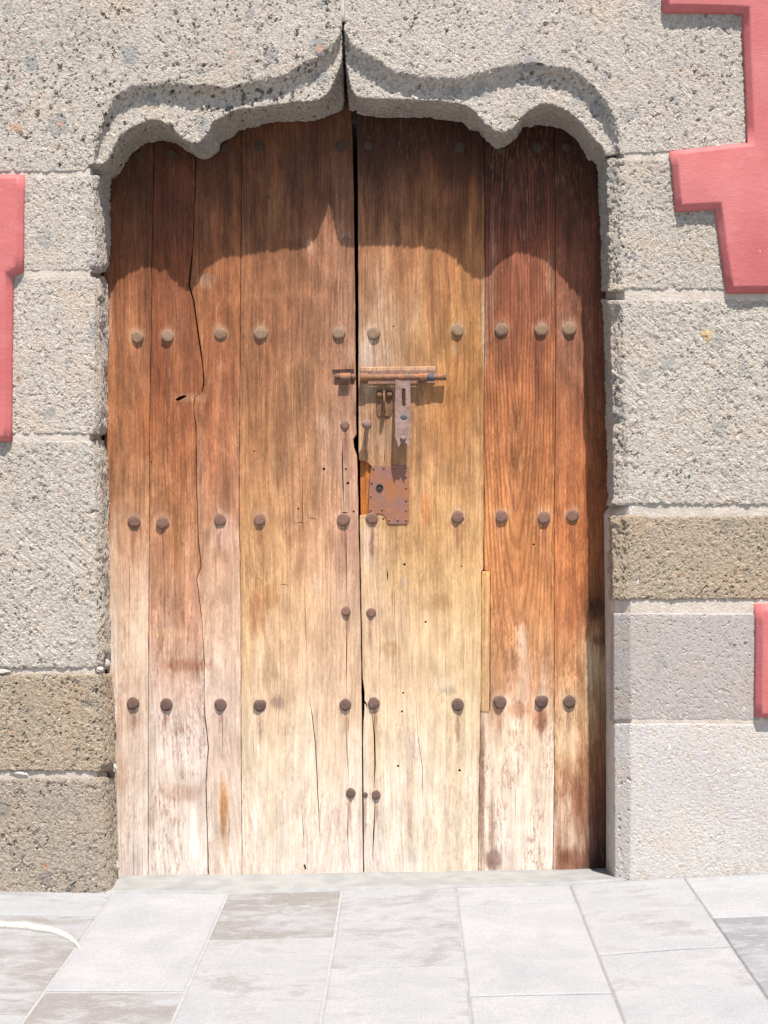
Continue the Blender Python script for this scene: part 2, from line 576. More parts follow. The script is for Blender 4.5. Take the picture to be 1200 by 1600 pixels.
GROUT = grout()
def arc_light():
    k = NT('painted_caustic')  # reflected light put into the colour of a pale sheet
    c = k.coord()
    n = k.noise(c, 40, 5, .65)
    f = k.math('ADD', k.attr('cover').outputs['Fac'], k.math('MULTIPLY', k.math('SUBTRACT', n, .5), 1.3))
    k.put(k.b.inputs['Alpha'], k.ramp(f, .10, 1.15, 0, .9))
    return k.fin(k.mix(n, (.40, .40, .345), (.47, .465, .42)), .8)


ARC_LIGHT = arc_light()
GROUND_M = simple_rough('street_paving', (.22, .215, .21), (.27, .265, .26), 3, .003)


def build_ground():
    bm = bmesh.new()
    v = [bm.verts.new(p) for p in ((-400, -400, -.06), (400, -400, -.06), (400, 400, -.06), (-400, 400, -.06))]
    bm.faces.new(v)
    tag(from_bm('ground', bm, GROUND_M, smooth=False), kind='structure')
    # bed of grout under the slabs
    bm = bmesh.new()
    xs = np.linspace(-5.2, 5.2, 105)
    rows = []
    for y in (.02, -7.5):
        rows.append([bm.verts.new((x, y, gz(x) - .0035)) for x in xs])
    for i in range(len(xs) - 1):
        bm.faces.new((rows[0][i], rows[1][i], rows[1][i + 1], rows[0][i + 1]))
    tag(from_bm('pavement_bed', bm, GROUT), kind='structure')
    # slabs: columns run away from the wall, cross joints staggered
    j0, dx = -.241, .3915
    first = {-4: -.31, -3: -.20, -2: -.705, -1: -.376, 0: -.588, 1: -.155, 2: -.545, 3: -.345, 4: -.5}
    look = {(-3, 0): (.50, .25), (-3, 1): (.72, .9), (-3, 2): (.6, .8), (-2, 0): (.05, .3), (-2, 1): (.74, .9), (-1, 0): (.86, .85), (-1, 1): (.52, .7), (0, 0): (.60, .25),
            (0, 1): (.42, .1), (1, 0): (.38, .2), (1, 1): (.14, .3), (2, 0): (.50, .3), (2, 1): (.42, .2), (3, 0): (.34, .3),
            (3, 1): (.85, 0.0), (-4, 0): (.5, .4), (-4, 1): (.6, .8)}
    rnd = random.Random(4)
    bm = bmesh.new()
    lay = bm.verts.layers.float_color.new('slab')
    for c in range(-12, 13):
        x0, x1 = j0 + dx * c, j0 + dx * (c + 1)
        y = -.004
        L = first.get(c, -.2 - .5 * rnd.random())
        r = 0
        while y > -7.4:
            d, br = look.get((c, r), (.1 + .6 * rnd.random(), rnd.random()))
            g = .0026 if c >= 1 else .0046
            a0, a1, b0, b1 = x0 + g, x1 - g, L + g, y - g
            e = .004
            jit = [(rnd.random() - .5) * .0016 for _ in range(4)]
            tilt = (rnd.random() - .5) * .0015
            vals = (d, br, rnd.random(), 1)
            n = 5
            top, rim, bot = [], [], []
            per = [(a0 + (a1 - a0) * i / n, b0) for i in range(n)] + [(a1, b0 + (b1 - b0) * i / n) for i in range(n)] + \
                  [(a1 - (a1 - a0) * i / n, b1) for i in range(n)] + [(a0, b1 - (b1 - b0) * i / n) for i in range(n)]
            cx, cy = (a0 + a1) / 2, (b0 + b1) / 2
            for (px, py) in per:
                px += (rnd.random() - .5) * .002; py += (rnd.random() - .5) * .002
                qx = px + (e if px < cx else -e); qy = py + (e if py < cy else -e)
                top.append(bm.verts.new((qx, qy, gz(qx) + tilt)))
                rim.append(bm.verts.new((px, py, gz(px) - .0022 + tilt)))
                bot.append(bm.verts.new((px, py, gz(px) - .03)))
            for vv in top + rim + bot: vv[lay] = vals
            m = len(per)
            for i in range(m):
                k2 = (i + 1) % m
                bm.faces.new((top[i], top[k2], rim[k2], rim[i]))
                bm.faces.new((rim[i], rim[k2], bot[k2], bot[i]))
            bm.faces.new(top)
            y = L
            L -= .58 + .1 * rnd.random()
            r += 1
    o = from_bm('pavement', bm, SLAB, smooth=False)
    tag(o, kind='structure')
    # arc of reflected light painted as a pale sheet on the slabs, left foreground
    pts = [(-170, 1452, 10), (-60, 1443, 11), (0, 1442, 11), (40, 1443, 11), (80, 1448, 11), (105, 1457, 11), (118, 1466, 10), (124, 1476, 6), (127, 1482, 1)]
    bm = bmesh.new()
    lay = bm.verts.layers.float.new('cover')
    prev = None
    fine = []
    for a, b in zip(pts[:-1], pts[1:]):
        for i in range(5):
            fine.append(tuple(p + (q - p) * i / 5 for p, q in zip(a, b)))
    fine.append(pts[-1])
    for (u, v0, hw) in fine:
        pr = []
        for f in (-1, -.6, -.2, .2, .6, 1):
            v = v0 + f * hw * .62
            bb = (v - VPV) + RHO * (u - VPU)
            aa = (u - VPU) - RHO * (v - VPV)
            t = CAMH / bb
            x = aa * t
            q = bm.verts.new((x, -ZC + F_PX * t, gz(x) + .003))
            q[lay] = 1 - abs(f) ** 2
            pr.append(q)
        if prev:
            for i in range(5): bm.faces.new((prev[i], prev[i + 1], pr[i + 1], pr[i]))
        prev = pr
    tag(from_bm('caustic_arc', bm, ARC_LIGHT), kind='structure')
    # concrete sill strip between the jambs
    bm = bmesh.new()
    xs = np.linspace(W(150, 1380, 0).x, W(968, 1372, .1).x, 30)
    rows = []
    for (y, dz) in ((.30, -.06), (.30, -.036), (.20, -.033), (.03, -.003), (.002, .0025), (-.003, -.01), (-.003, -.04)):
        rows.append([bm.verts.new((x, y, gz(x) * (1 if y < .1 else .4) + dz + .0015 * noise.noise((x * 9, y * 20, 1)))) for x in xs])
    for A, B in zip(rows[:-1], rows[1:]):
        for i in range(len(xs) - 1):
            bm.faces.new((A[i], B[i], B[i + 1], A[i + 1]))
    tag(from_bm('threshold', bm, CONCRETE), kind='structure')
    # dim passage behind the door
    bm = bmesh.new()
    box(bm, -1.25, .95, .45, 2.4, -.05, 3.0)
    fs = [f for f in bm.faces if abs(f.calc_center_median().y - .45) < 1e-3]
    bmesh.ops.delete(bm, geom=fs, context='FACES')
    tag(from_bm('passage', bm, PLASTER_IN, smooth=False), kind='structure')


build_ground()

# ------------------------------------------------------------------ stone wall
wall = empty('stone_wall', (0, .1, 0))
tag(wall, 'old grey volcanic stone wall with red painted plaster framing the arched wooden doorway', 'wall')


def add_remesh(o, size):
    m = o.modifiers.new('remesh', 'REMESH')
    m.mode = 'VOXEL'
    m.voxel_size = size
    m.use_smooth_shade = True


def jit(x, y, s, a):
    return a * noise.noise((x * 6.0 + s, y * 6.0, s * 1.7)) + a * .5 * noise.noise((x * 22.0 + s, y * 15, s))


def jamb_block(levels, mat, side, seed, vox=.0055, chd=CH, rough=.006, xend=None):
    """levels: (v, u_far, u_front_edge, u_chamfer_end, u_door_edge) from top to bottom"""
    bm = bmesh.new()
    secs = []
    v0, v1 = levels[0][0], levels[-1][0]
    n = max(6, int((v1 - v0) / 14))
    vs = sorted(set([v0 + (v1 - v0) * i / n for i in range(n + 1)] + [v0 + q for q in (.7, 2, 4, 6)] + [v1 - q for q in (.7, 2, 4, 6)]))
    n = len(vs) - 1
    soft = .010 if rough > .003 else .0025
    for i, v in enumerate(vs):
        te = max(0.0, 1 - min(v - v0, v1 - v) / 6.0)
        yo = soft * (1 - math.sqrt(max(0.0, 1 - te * te)))
        uf, ue, uc, ub = interp(levels, v)
        pts = []
        N = 14
        for j in range(N + 1):
            pts.append(W(uf + (ue - uf) * j / N, v, 0))
        pts.append(W(uc, v, chd))
        for j in range(1, 4):
            t = j / 3
            p = W(uc, v, chd).lerp(W(ub, v, YB), t)
            pts.append(p)
        q = pts[0].copy(); q.y = YB
        pts.append(q)
        endf = 1.0 if i in (0, n) else 0.0
        out = []
        for p in pts:
            p = p.copy()
            if p.y < .1:
                big = 1 + 1.2 * noise.noise((p.x * 9, p.z * 9, seed))
                p.y += yo * max(.3, big)
            p.x += jit(p.z, p.y + seed, seed, rough * .8)
            if p is not None and abs(p.x - W(ue, v, 0).x) < .03 and rough > .003:
                ch = max(0.0, noise.noise((p.z * 17, seed * 3.1, 0)) - .1)
                p.y += ch * .016 if p.y < .02 else 0
                p.x += jit(p.z * 2.3, p.y * 3, seed + 5, .0045)
            if endf: p.z += jit(p.x, p.y, seed + i, rough)
            out.append(p)
        secs.append(out)
    loft(bm, secs)
    o = from_bm('stone_block', bm, mat, wall)
    add_remesh(o, vox)
    return o


# left jamb, top to bottom
jamb_block([(273, -130, 147, 154, 174), (300, -130, 148, 155, 173), (380, -130, 149, 157, 173), (412, -130, 148, 158, 172), (425, -130, 144, 154, 166)], ST_PINK, -1, 1.3)
jamb_block([(431, -130, 146, 154, 166), (450, -130, 149, 158, 170), (600, -130, 147, 157, 169), (665, -130, 148, 157, 170), (680, -130, 144, 153, 165)], ST_PINK, -1, 2.1)
jamb_block([(688, -130, 142, 152, 164), (710, -130, 148, 158, 169), (900, -130, 150, 160, 171), (1020, -130, 152, 163, 174), (1046, -130, 146, 158, 170)], ST_TOOLED, -1, 3.7)
jamb_block([(1053, -130, 157, 166, 176), (1120, -130, 159, 168, 179), (1190, -130, 160, 171, 181), (1206, -130, 152, 164, 176)], ST_TAN, -1, 4.9)
jamb_block([(1216, -130, 158, 168, 180), (1300, -130, 160, 171, 183), (1360, -130, 163, 174, 185), (1400, -130, 166, 176, 186)], ST_DARK, -1, 5.5)
# right jamb
jamb_block([(246, 1350, 966, 945, 932), (262, 1350, 971, 948, 934), (360, 1350, 972, 951, 937), (440, 1350, 972, 953, 939), (454, 1350, 966, 948, 937)], ST_GREY, 1, 6.2)
jamb_block([(468, 1350, 966, 948, 938), (485, 1350, 972, 953, 942), (600, 1350, 976, 957, 946), (740, 1350, 982, 959, 949), (775, 1350, 982, 959, 950), (790, 1350, 976, 955, 948)], ST_TOOLED, 1, 7.4)
jamb_block([(806, 1350, 976, 955, 947), (825, 1350, 982, 957, 947), (910, 1350, 983, 958, 948), (938, 1350, 978, 957, 949)], ST_TAN, 1, 8.8)
jamb_block([(958, 1350, 985, 959, 949), (1126, 1350, 985, 959, 949)], ST_SMOOTH, 1, 9.1, vox=.0045, rough=.0012)
jamb_block([(1130, 1350, 985, 960, 948), (1400, 1350, 985, 961, 948)], ST_SMOOTH2, 1, 10.3, vox=.0045, rough=.0012)


def resample(segs, counts):
    """segs: polylines between landmarks -> one list, counts[i] points each"""
    out = []
    for s, n in zip(segs, counts):
        P = [np.array(p, float) for p in s]
        d = [0]
        for a, b in zip(P[:-1], P[1:]): d.append(d[-1] + np.linalg.norm(b - a))
        for i in range(n):
            t = d[-1] * i / n
            for j in range(len(P) - 1):
                if t <= d[j + 1] + 1e-9:
                    f = (t - d[j]) / max(d[j + 1] - d[j], 1e-9)
                    out.append(tuple(P[j] + (P[j + 1] - P[j]) * f))
                    break
    out.append(tuple(segs[-1][-1]))
    return out


def split(poly, marks):
    segs, cur = [], [poly[0]]
    for p in poly[1:]:
        cur.append(p)
        if p in marks:
            segs.append(cur)
            cur = [p]
    if len(cur) > 1: segs.append(cur)
    return segs


VT = -255     # top of the lintel stones


def arch_stone(Fp, Fm, Cp, Cm, Ip, Im, Bp, Bm, counts, sidecols, mat, seed, first):
    f = resample(split(Fp, Fm), counts)
    c = resample(split(Cp, Cm), counts)
    i_ = resample(split(Ip, Im), counts)
    b = resample(split(Bp, Bm), counts)
    secs = []
    for pf, pc, pi, pb in zip(f, c, i_, b):
        A = W(*pf, 0); Cc = W(*pc, CA); I = W(*pi, CA - .005); B = W(*pb, YB)
        M = A.lerp(Cc, .45); M.y = CA - .001
        if Cc.z - I.z < .002: I.z = Cc.z - .002
        T = W(pf[0], VT, 0)
        # rows between the top and the edge keep the front flat
        secs.append([Vector((A.x, 0, T.z)), A, M, Cc, I, B, Vector((B.x, YB, T.z))])
    side = []
    for (u, v) in sidecols:
        A = W(u, v, 0)
        T = W(u, VT, 0)
        z = A.z + jit(A.x, 0, seed, .007)
        side.append([Vector((A.x, 0, T.z)), Vector((A.x, 0, z)), Vector((A.x, CA * .5, z)), Vector((A.x, CA, z)), Vector((A.x, CA + .01, z)), Vector((A.x, YB, z)), Vector((A.x, YB, T.z))])
    secs = side + secs if first else secs + side
    # little unevenness along the carved edges
    for k, s in enumerate(secs):
        for j in (1, 2, 3, 4, 5):
            s[j] = s[j] + Vector((0, 0, jit(s[j].x + j * 3.3, s[j].z, seed + j, .0035)))
    bm = bmesh.new()
    loft(bm, secs)
    o = from_bm('lintel_stone', bm, mat, wall)
    add_remesh(o, .0055)
    return o


FL = [(147, 256), (147, 238), (151, 212), (159, 186), (171, 162), (185, 146), (208, 133), (240, 131), (256, 126), (280, 128), (303, 132), (325, 131), (355, 137), (384, 128), (417, 123), (446, 115), (468, 100), (490, 89), (508, 77), (524, 66), (531, 52), (534, 40)]
CL = [(150, 252), (160, 222), (175, 198), (186, 181), (208, 167), (230, 161), (252, 161), (278, 165), (311, 169), (340, 169), (373, 165), (391, 163), (413, 160), (450, 150), (472, 141), (501, 125), (523, 100), (534, 78)]
IL = [(152, 258), (167, 253), (175, 235), (186, 213), (204, 200), (230, 187), (248, 186), (267, 196), (281, 213), (300, 224), (307, 225), (318, 216), (327, 203), (331, 191), (351, 180), (358, 176), (373, 170), (391, 168), (420, 164), (461, 160), (490, 158), (502, 155), (514, 146), (525, 120), (534, 88)]
BL = [(172, 293), (176, 279), (190, 269), (197, 253), (208, 238), (230, 224), (256, 220), (274, 224), (292, 236), (311, 247), (322, 250), (336, 244), (344, 235), (347, 224), (366, 213), (373, 203), (399, 200), (413, 194), (450, 191), (487, 191), (509, 184), (521, 179), (530, 176), (538, 172)]
arch_stone(FL, {(240, 131), (325, 131), (384, 128), (446, 115)}, CL, {(252, 161), (311, 169), (373, 165), (450, 150)},
           IL, {(248, 186), (307, 225), (358, 176), (461, 160)}, BL, {(256, 220), (322, 250), (373, 203), (450, 191)},
           (26, 20, 16, 14, 22), [(u, 268) for u in range(-158, 146, 16)], ST_LINTEL, 21.0, True)
FR = [(538, 44), (548, 66), (564, 78), (580, 86), (600, 98), (616, 110), (640, 114), (672, 120), (700, 122), (728, 118), (760, 110), (792, 102), (816, 97), (840, 96), (860, 103), (880, 102), (896, 107), (916, 122), (932, 137), (946, 156), (956, 172), (964, 192), (969, 215), (970, 240)]
CR = [(540, 80), (548, 104), (564, 124), (592, 138), (616, 148), (640, 152), (688, 153), (728, 154), (744, 150), (768, 142), (792, 138), (824, 136), (840, 132), (864, 133), (892, 144), (916, 164), (932, 184), (942, 204), (946, 224), (947, 240)]
IR = [(540, 90), (545, 124), (552, 146), (562, 152), (600, 155), (640, 156), (688, 157), (728, 164), (744, 176), (756, 192), (772, 204), (784, 208), (800, 202), (808, 192), (824, 174), (844, 163), (864, 163), (888, 174), (904, 188), (920, 206), (932, 222), (941, 227), (945, 242)]
BR = [(545, 172), (549, 175), (556, 178), (572, 182), (620, 185), (640, 185), (668, 184), (692, 189), (724, 191), (732, 202), (748, 206), (760, 222), (776, 234), (792, 230), (806, 218), (816, 201), (840, 197), (864, 198), (880, 202), (900, 218), (910, 236), (918, 252), (930, 255), (934, 270)]
arch_stone(FR, {(640, 114), (728, 118), (792, 102), (840, 96)}, CR, {(640, 152), (728, 154), (792, 138), (840, 132)},
           IR, {(640, 156), (728, 164), (784, 208), (844, 163)}, BR, {(640, 185), (724, 191), (776, 234), (840, 197)},
           (22, 14, 18, 16, 28), [(u, 240 - (u - 970) * .05) for u in range(980, 1350, 16)], ST_PINK, 27.0, False)


def build_mortar():
    bm = bmesh.new()
    xl = W(-1700, 0).x; xr = W(2900, 0).x
    zt = W(0, -880).z
    # bed behind and between the stones
    for lv in ([(-700, -120, -120), (268, -120, 138), (700, -120, 138), (1046, -120, 142), (1410, -120, 150)],):
        secs = []
        for (v, ua, ub) in [(262, -300, 140), (430, -300, 140), (684, -300, 139), (1050, -300, 147), (1211, -300, 150), (1420, -300, 158)]:
            a, b = W(ua, v), W(ub, v)
            secs.append([Vector((a.x, .004 if v < 1000 else .0078, a.z)), Vector((b.x, .004 if v < 1000 else .0078, b.z)), Vector((b.x, .04, b.z)), Vector((b.x - .024, YB - .006, b.z)), Vector((a.x, YB - .006, a.z))])
        loft(bm, secs)
    secs = []
    for (v, ub) in [(234, 976), (455, 976), (470, 977), (790, 984), (806, 984), (945, 986), (1128, 988), (1420, 988)]:
        a, b = W(1500, v), W(ub, v)
        f = .001 if v > 948 else (.007 if v > 780 else .004)
        o2 = .045 if v > 800 else .020
        secs.append([Vector((a.x, f, a.z)), Vector((b.x, f, b.z)), Vector((b.x - o2, CH + f, b.z)), Vector((b.x - o2 - .005, YB - .006, b.z)), Vector((a.x, YB - .006, a.z))])
    loft(bm, secs)
    a, b = W(-300, VT), W(1500, 40)
    box(bm, a.x, b.x, .10, .21, W(0, 60).z, W(0, VT - 10).z)
    # core of the wall round the opening
    x0, x1 = W(120, 0).x, W(1000, 0).x
    box(bm, xl, x0, .235, .60, -.1, zt)
    box(bm, x1, xr, .235, .60, -.1, zt)
    box(bm, x0 + .001, x1 - .001, .32, .60, W(0, 150).z, zt)
    return from_bm('mortar', bm, MORTAR, wall, smooth=False)


build_mortar()


def build_red():
    P = [(-1700, 1500), (-125, 1500), (-125, 690), (18, 690), (20, 431), (36, 424), (38, 273), (-150, 266), (-150, -245), (1030, -245),
         (1035, 19), (1160, 22), (1168, 223), (1047, 236), (1056, 331), (1117, 327), (1136, 458), (1335, 458), (1335, 944), (1181, 944), (1179, 1121),
         (1300, 1126), (1300, 1500), (2900, 1500), (2900, -900), (-1700, -900)]
    pts = [W(u, v, -.008) for (u, v) in P]
    # subdivide the long edges near the door and let them wander a little
    fine = []
    for i, p in enumerate(pts):
        q = pts[(i + 1) % len(pts)]
        L = (q - p).length
        n = max(1, min(40, int(L / .05))) if L < 1.3 else 1
        for k in range(n):
            r = p.lerp(q, k / n)
            if k: r += Vector((jit(r.z, r.x, 3, .0022), 0, jit(r.x, r.z, 5, .0022)))
            fine.append(r)
    m = len(fine)
    ar = sum(fine[i].x * fine[(i + 1) % m].z - fine[(i + 1) % m].x * fine[i].z for i in range(m))
    sgn = 1 if ar > 0 else -1
    nr = []
    for i in range(m):
        a, b, c = fine[i - 1], fine[i], fine[(i + 1) % m]
        d1 = Vector((b.x - a.x, b.z - a.z)).normalized(); d2 = Vector((c.x - b.x, c.z - b.z)).normalized()
        n1 = Vector((-d1.y, d1.x)) * sgn; n2 = Vector((-d2.y, d2.x)) * sgn
        nn = (n1 + n2).normalized()
        nr.append(nn / max(.5, nn.dot(n1)))
    bm = bmesh.new()
    rings = []
    for (y, d) in ((.05, 0), (-.006, 0), (-.010, .001), (-.013, .0035), (-.0265, .0150), (-.0292, .0185), (-.030, .0235)):
        rings.append([bm.verts.new((p.x + q.x * d, y, p.z + q.y * d)) for p, q in zip(fine, nr)])
    for A, B in zip(rings[:-1], rings[1:]):
        for i in range(m):
            j = (i + 1) % m
            bm.faces.new((A[i], A[j], B[j], B[i]))
    pts2 = [Vector((v.co.x, v.co.z)) for v in rings[-1]]
    rv, re, rf, ov, _, _ = delaunay_2d_cdt(pts2, [(i, (i + 1) % m) for i in range(m)], [], 0, 1e-6)
    poly = [(p.x, p.y) for p in pts2]
    vm = {}
    for k, src in enumerate(ov):
        if src: vm[k] = rings[-1][src[0]]
    for f in rf:
        cx = sum(rv[i].x for i in f) / len(f); cz = sum(rv[i].y for i in f) / len(f)
        if pip(np.array([cx]), np.array([cz]), poly)[0]:
            bm.faces.new([vm[i] for i in f])
    return from_bm('red_plaster', bm, RED, wall, smooth=True)


build_red()


def chip(u, v, y, ru, rv, mat, name='mortar_chip', seed=0):
    bm = bmesh.new()
    bmesh.ops.create_icosphere(bm, subdivisions=2, radius=1)
    c = W(u, v, y)
    for vv in bm.verts:
        d = 1 + .55 * noise.noise(vv.co * 1.4 + Vector((seed, seed, 0))) + .35 * noise.noise(vv.co * 3.3 + Vector((0, seed, 2)))
        vv.co = Vector((vv.co.x * ru * S * d, vv.co.y * .0055 * d, vv.co.z * rv * S * d)) + c
    return from_bm(name, bm, mat, wall, smooth=False)


chip(164, 1037, .09, 9, 6, LIME_CHIP, seed=1)
chip(156, 1046, .02, 7, 4, LIME_CHIP, seed=8)
chip(179, 1199, .15, 4, 7, LIME_CHIP, seed=2)
chip(183, 1354, .17, 4, 9, LIME_CHIP, seed=3)
chip(4, 1049, .003, 12, 3, LIME_CHIP, seed=4)
chip(30, 1208, .006, 14, 4, LIME_CHIP, seed=5)
chip(535, 14, .006, 5, 22, MORTAR, seed=6)
PEB = simple_rough('ochre_pebble', (.36, .26, .13), (.42, .32, .19), 60, .002)
chip(1104, 524, .003, 9, 10, PEB, 'embedded_pebble', 7)

# ------------------------------------------------------------------ door
KA = .74


def crack_poly(line, w):
    """tapered slit round a polyline (pixels)"""
    L, R = [], []
    n = len(line)
    for i, (u, v) in enumerate(line):
        a = line[max(i - 1, 0)]; b = line[min(i + 1, n - 1)]
        du, dv = b[0] - a[0], b[1] - a[1]
        l = math.hypot(du, dv) or 1
        nu, nv = -dv / l, du / l
        hw = w / 2 * (.25 if i in (0, n - 1) else 1)
        L.append((u + nu * hw, v + nv * hw)); R.append((u - nu * hw, v - nv * hw))
    return L + R[::-1]


def circle(u, v, r, n=8):
    return [(u + r * math.cos(2 * math.pi * k / n), v + r * math.sin(2 * math.pi * k / n)) for k in range(n)]


def sheet(outline, holes, y0, depth, edge, step=None, yfun=None, rnd=None):
    """plate with holes traced in pixels: returns (verts, tris, front count, uv per vert)"""
    pts = [Vector(p) for p in outline]
    edges = [(i, (i + 1) % len(outline)) for i in range(len(outline))]
    polys = [outline] + list(holes)
    for h in holes:
        b = len(pts)
        pts += [Vector(p) for p in h]
        edges += [(b + i, b + (i + 1) % len(h)) for i in range(len(h))]
    if step:
        us = [p[0] for p in outline]; vs = [p[1] for p in outline]
        gu = np.arange(min(us) + step[0] * .5, max(us), step[0]); gv = np.arange(min(vs) + step[1] * .5, max(vs), step[1])
        U, V = np.meshgrid(gu, gv)
        U = U.ravel() + np.random.RandomState(3).uniform(-.25, .25, U.size) * step[0]
        V = V.ravel() + np.random.RandomState(5).uniform(-.25, .25, V.size) * step[1]
        keep = pip(U, V, outline)
        for h in holes: keep &= ~pip(U, V, h)
        # stay clear of the constraint lines
        for poly in polys:
            for i in range(len(poly)):
                x0, z0 = poly[i]; x1, z1 = poly[(i + 1) % len(poly)]
                dx, dz = x1 - x0, z1 - z0
                t = np.clip(((U - x0) * dx + (V - z0) * dz) / max(dx * dx + dz * dz, 1e-9), 0, 1)
                keep &= np.hypot(U - x0 - t * dx, V - z0 - t * dz) > .8
        pts += [Vector((a, b)) for a, b in zip(U[keep], V[keep])]
    rv, re, rf, _, _, _ = delaunay_2d_cdt(pts, edges, [], 0, 1e-4)
    P = np.array([(p.x, p.y) for p in rv])
    T = np.array([f for f in rf if len(f) == 3])
    cen = P[T].mean(axis=1)
    k = pip(cen[:, 0], cen[:, 1], outline)
    for h in holes: k &= ~pip(cen[:, 0], cen[:, 1], h)
    T = T[k]
    # orient (u right, v down, facing the viewer)
    a = (P[T[:, 1], 0] - P[T[:, 0], 0]) * (P[T[:, 2], 1] - P[T[:, 0], 1]) - (P[T[:, 1], 1] - P[T[:, 0], 1]) * (P[T[:, 2], 0] - P[T[:, 0], 0])
    T[a > 0] = T[a > 0][:, ::-1]
    cnt = {}
    for t in T:
        for i in range(3):
            e = (int(t[i]), int(t[(i + 1) % 3]))
            cnt[e] = cnt.get(e, 0) + 1
    bound = [e for e in cnt if (e[1], e[0]) not in cnt]
    yf = yfun or (lambda u, v: 0.0)
    verts, uvs = [], []
    for (u, v) in P:
        y = y0 + yf(u, v)
        p = W(u, v, y0); p.y = y
        verts.append(p); uvs.append((u, v))
    faces = [tuple(int(i) for i in t) for t in T]
    # outward direction at the boundary
    nrm = {}
    for (i, j) in bound:
        d = verts[j] - verts[i]
        nv = Vector((d.z, 0, -d.x))
        if nv.length > 0: nv.normalize()
        nrm[i] = nrm.get(i, Vector()) + nv
        nrm[j] = nrm.get(j, Vector()) + nv
    # which way is outward: away from the triangle
    tri_of = {}
    for t in T:
        for i in range(3): tri_of[(int(t[i]), int(t[(i + 1) % 3]))] = t
    if bound:
        e = bound[0]; t = tri_of[e]
        o = [int(x) for x in t if int(x) not in e][0]
        d = verts[e[1]] - verts[e[0]]
        nv = Vector((d.z, 0, -d.x))
        sg = -1 if nv.dot(verts[o] - verts[e[0]]) > 0 else 1
    outset = set(range(len(outline)))
    m1, m2 = {}, {}
    for i in nrm:
        n = nrm[i] * sg
        if n.length > 0: n.normalize()
        b = edge
        if step is not None:
            uu, vv = uvs[i]
            # only the outer rim is rounded, slits keep sharp lips
            dmin = min(math.hypot(uu - p[0], vv - p[1]) for p in outline)
            if dmin > .01: b = 0.0004
        m1[i] = len(verts); p = verts[i] + n * b; verts.append(p + Vector((0, b * 1.1, 0))); uvs.append(uvs[i])
        m2[i] = len(verts); verts.append(Vector((p.x, y0 + depth, p.z))); uvs.append(uvs[i])
    for (i, j) in bound:
        faces.append((j, i, m1[i], m1[j]))
        faces.append((m1[j], m1[i], m2[i], m2[j]))
    return verts, faces, uvs


def plate(name, outline, holes, y0, depth, mat, parent, edge=.0008, yfun=None):
    v, f, _ = sheet(outline, holes, y0, depth, edge, None, yfun)
    me = bpy.data.meshes.new(name)
    me.from_pydata([tuple(p) for p in v], [], f)
    return link_mesh(name, me, mat, parent, smooth=False)


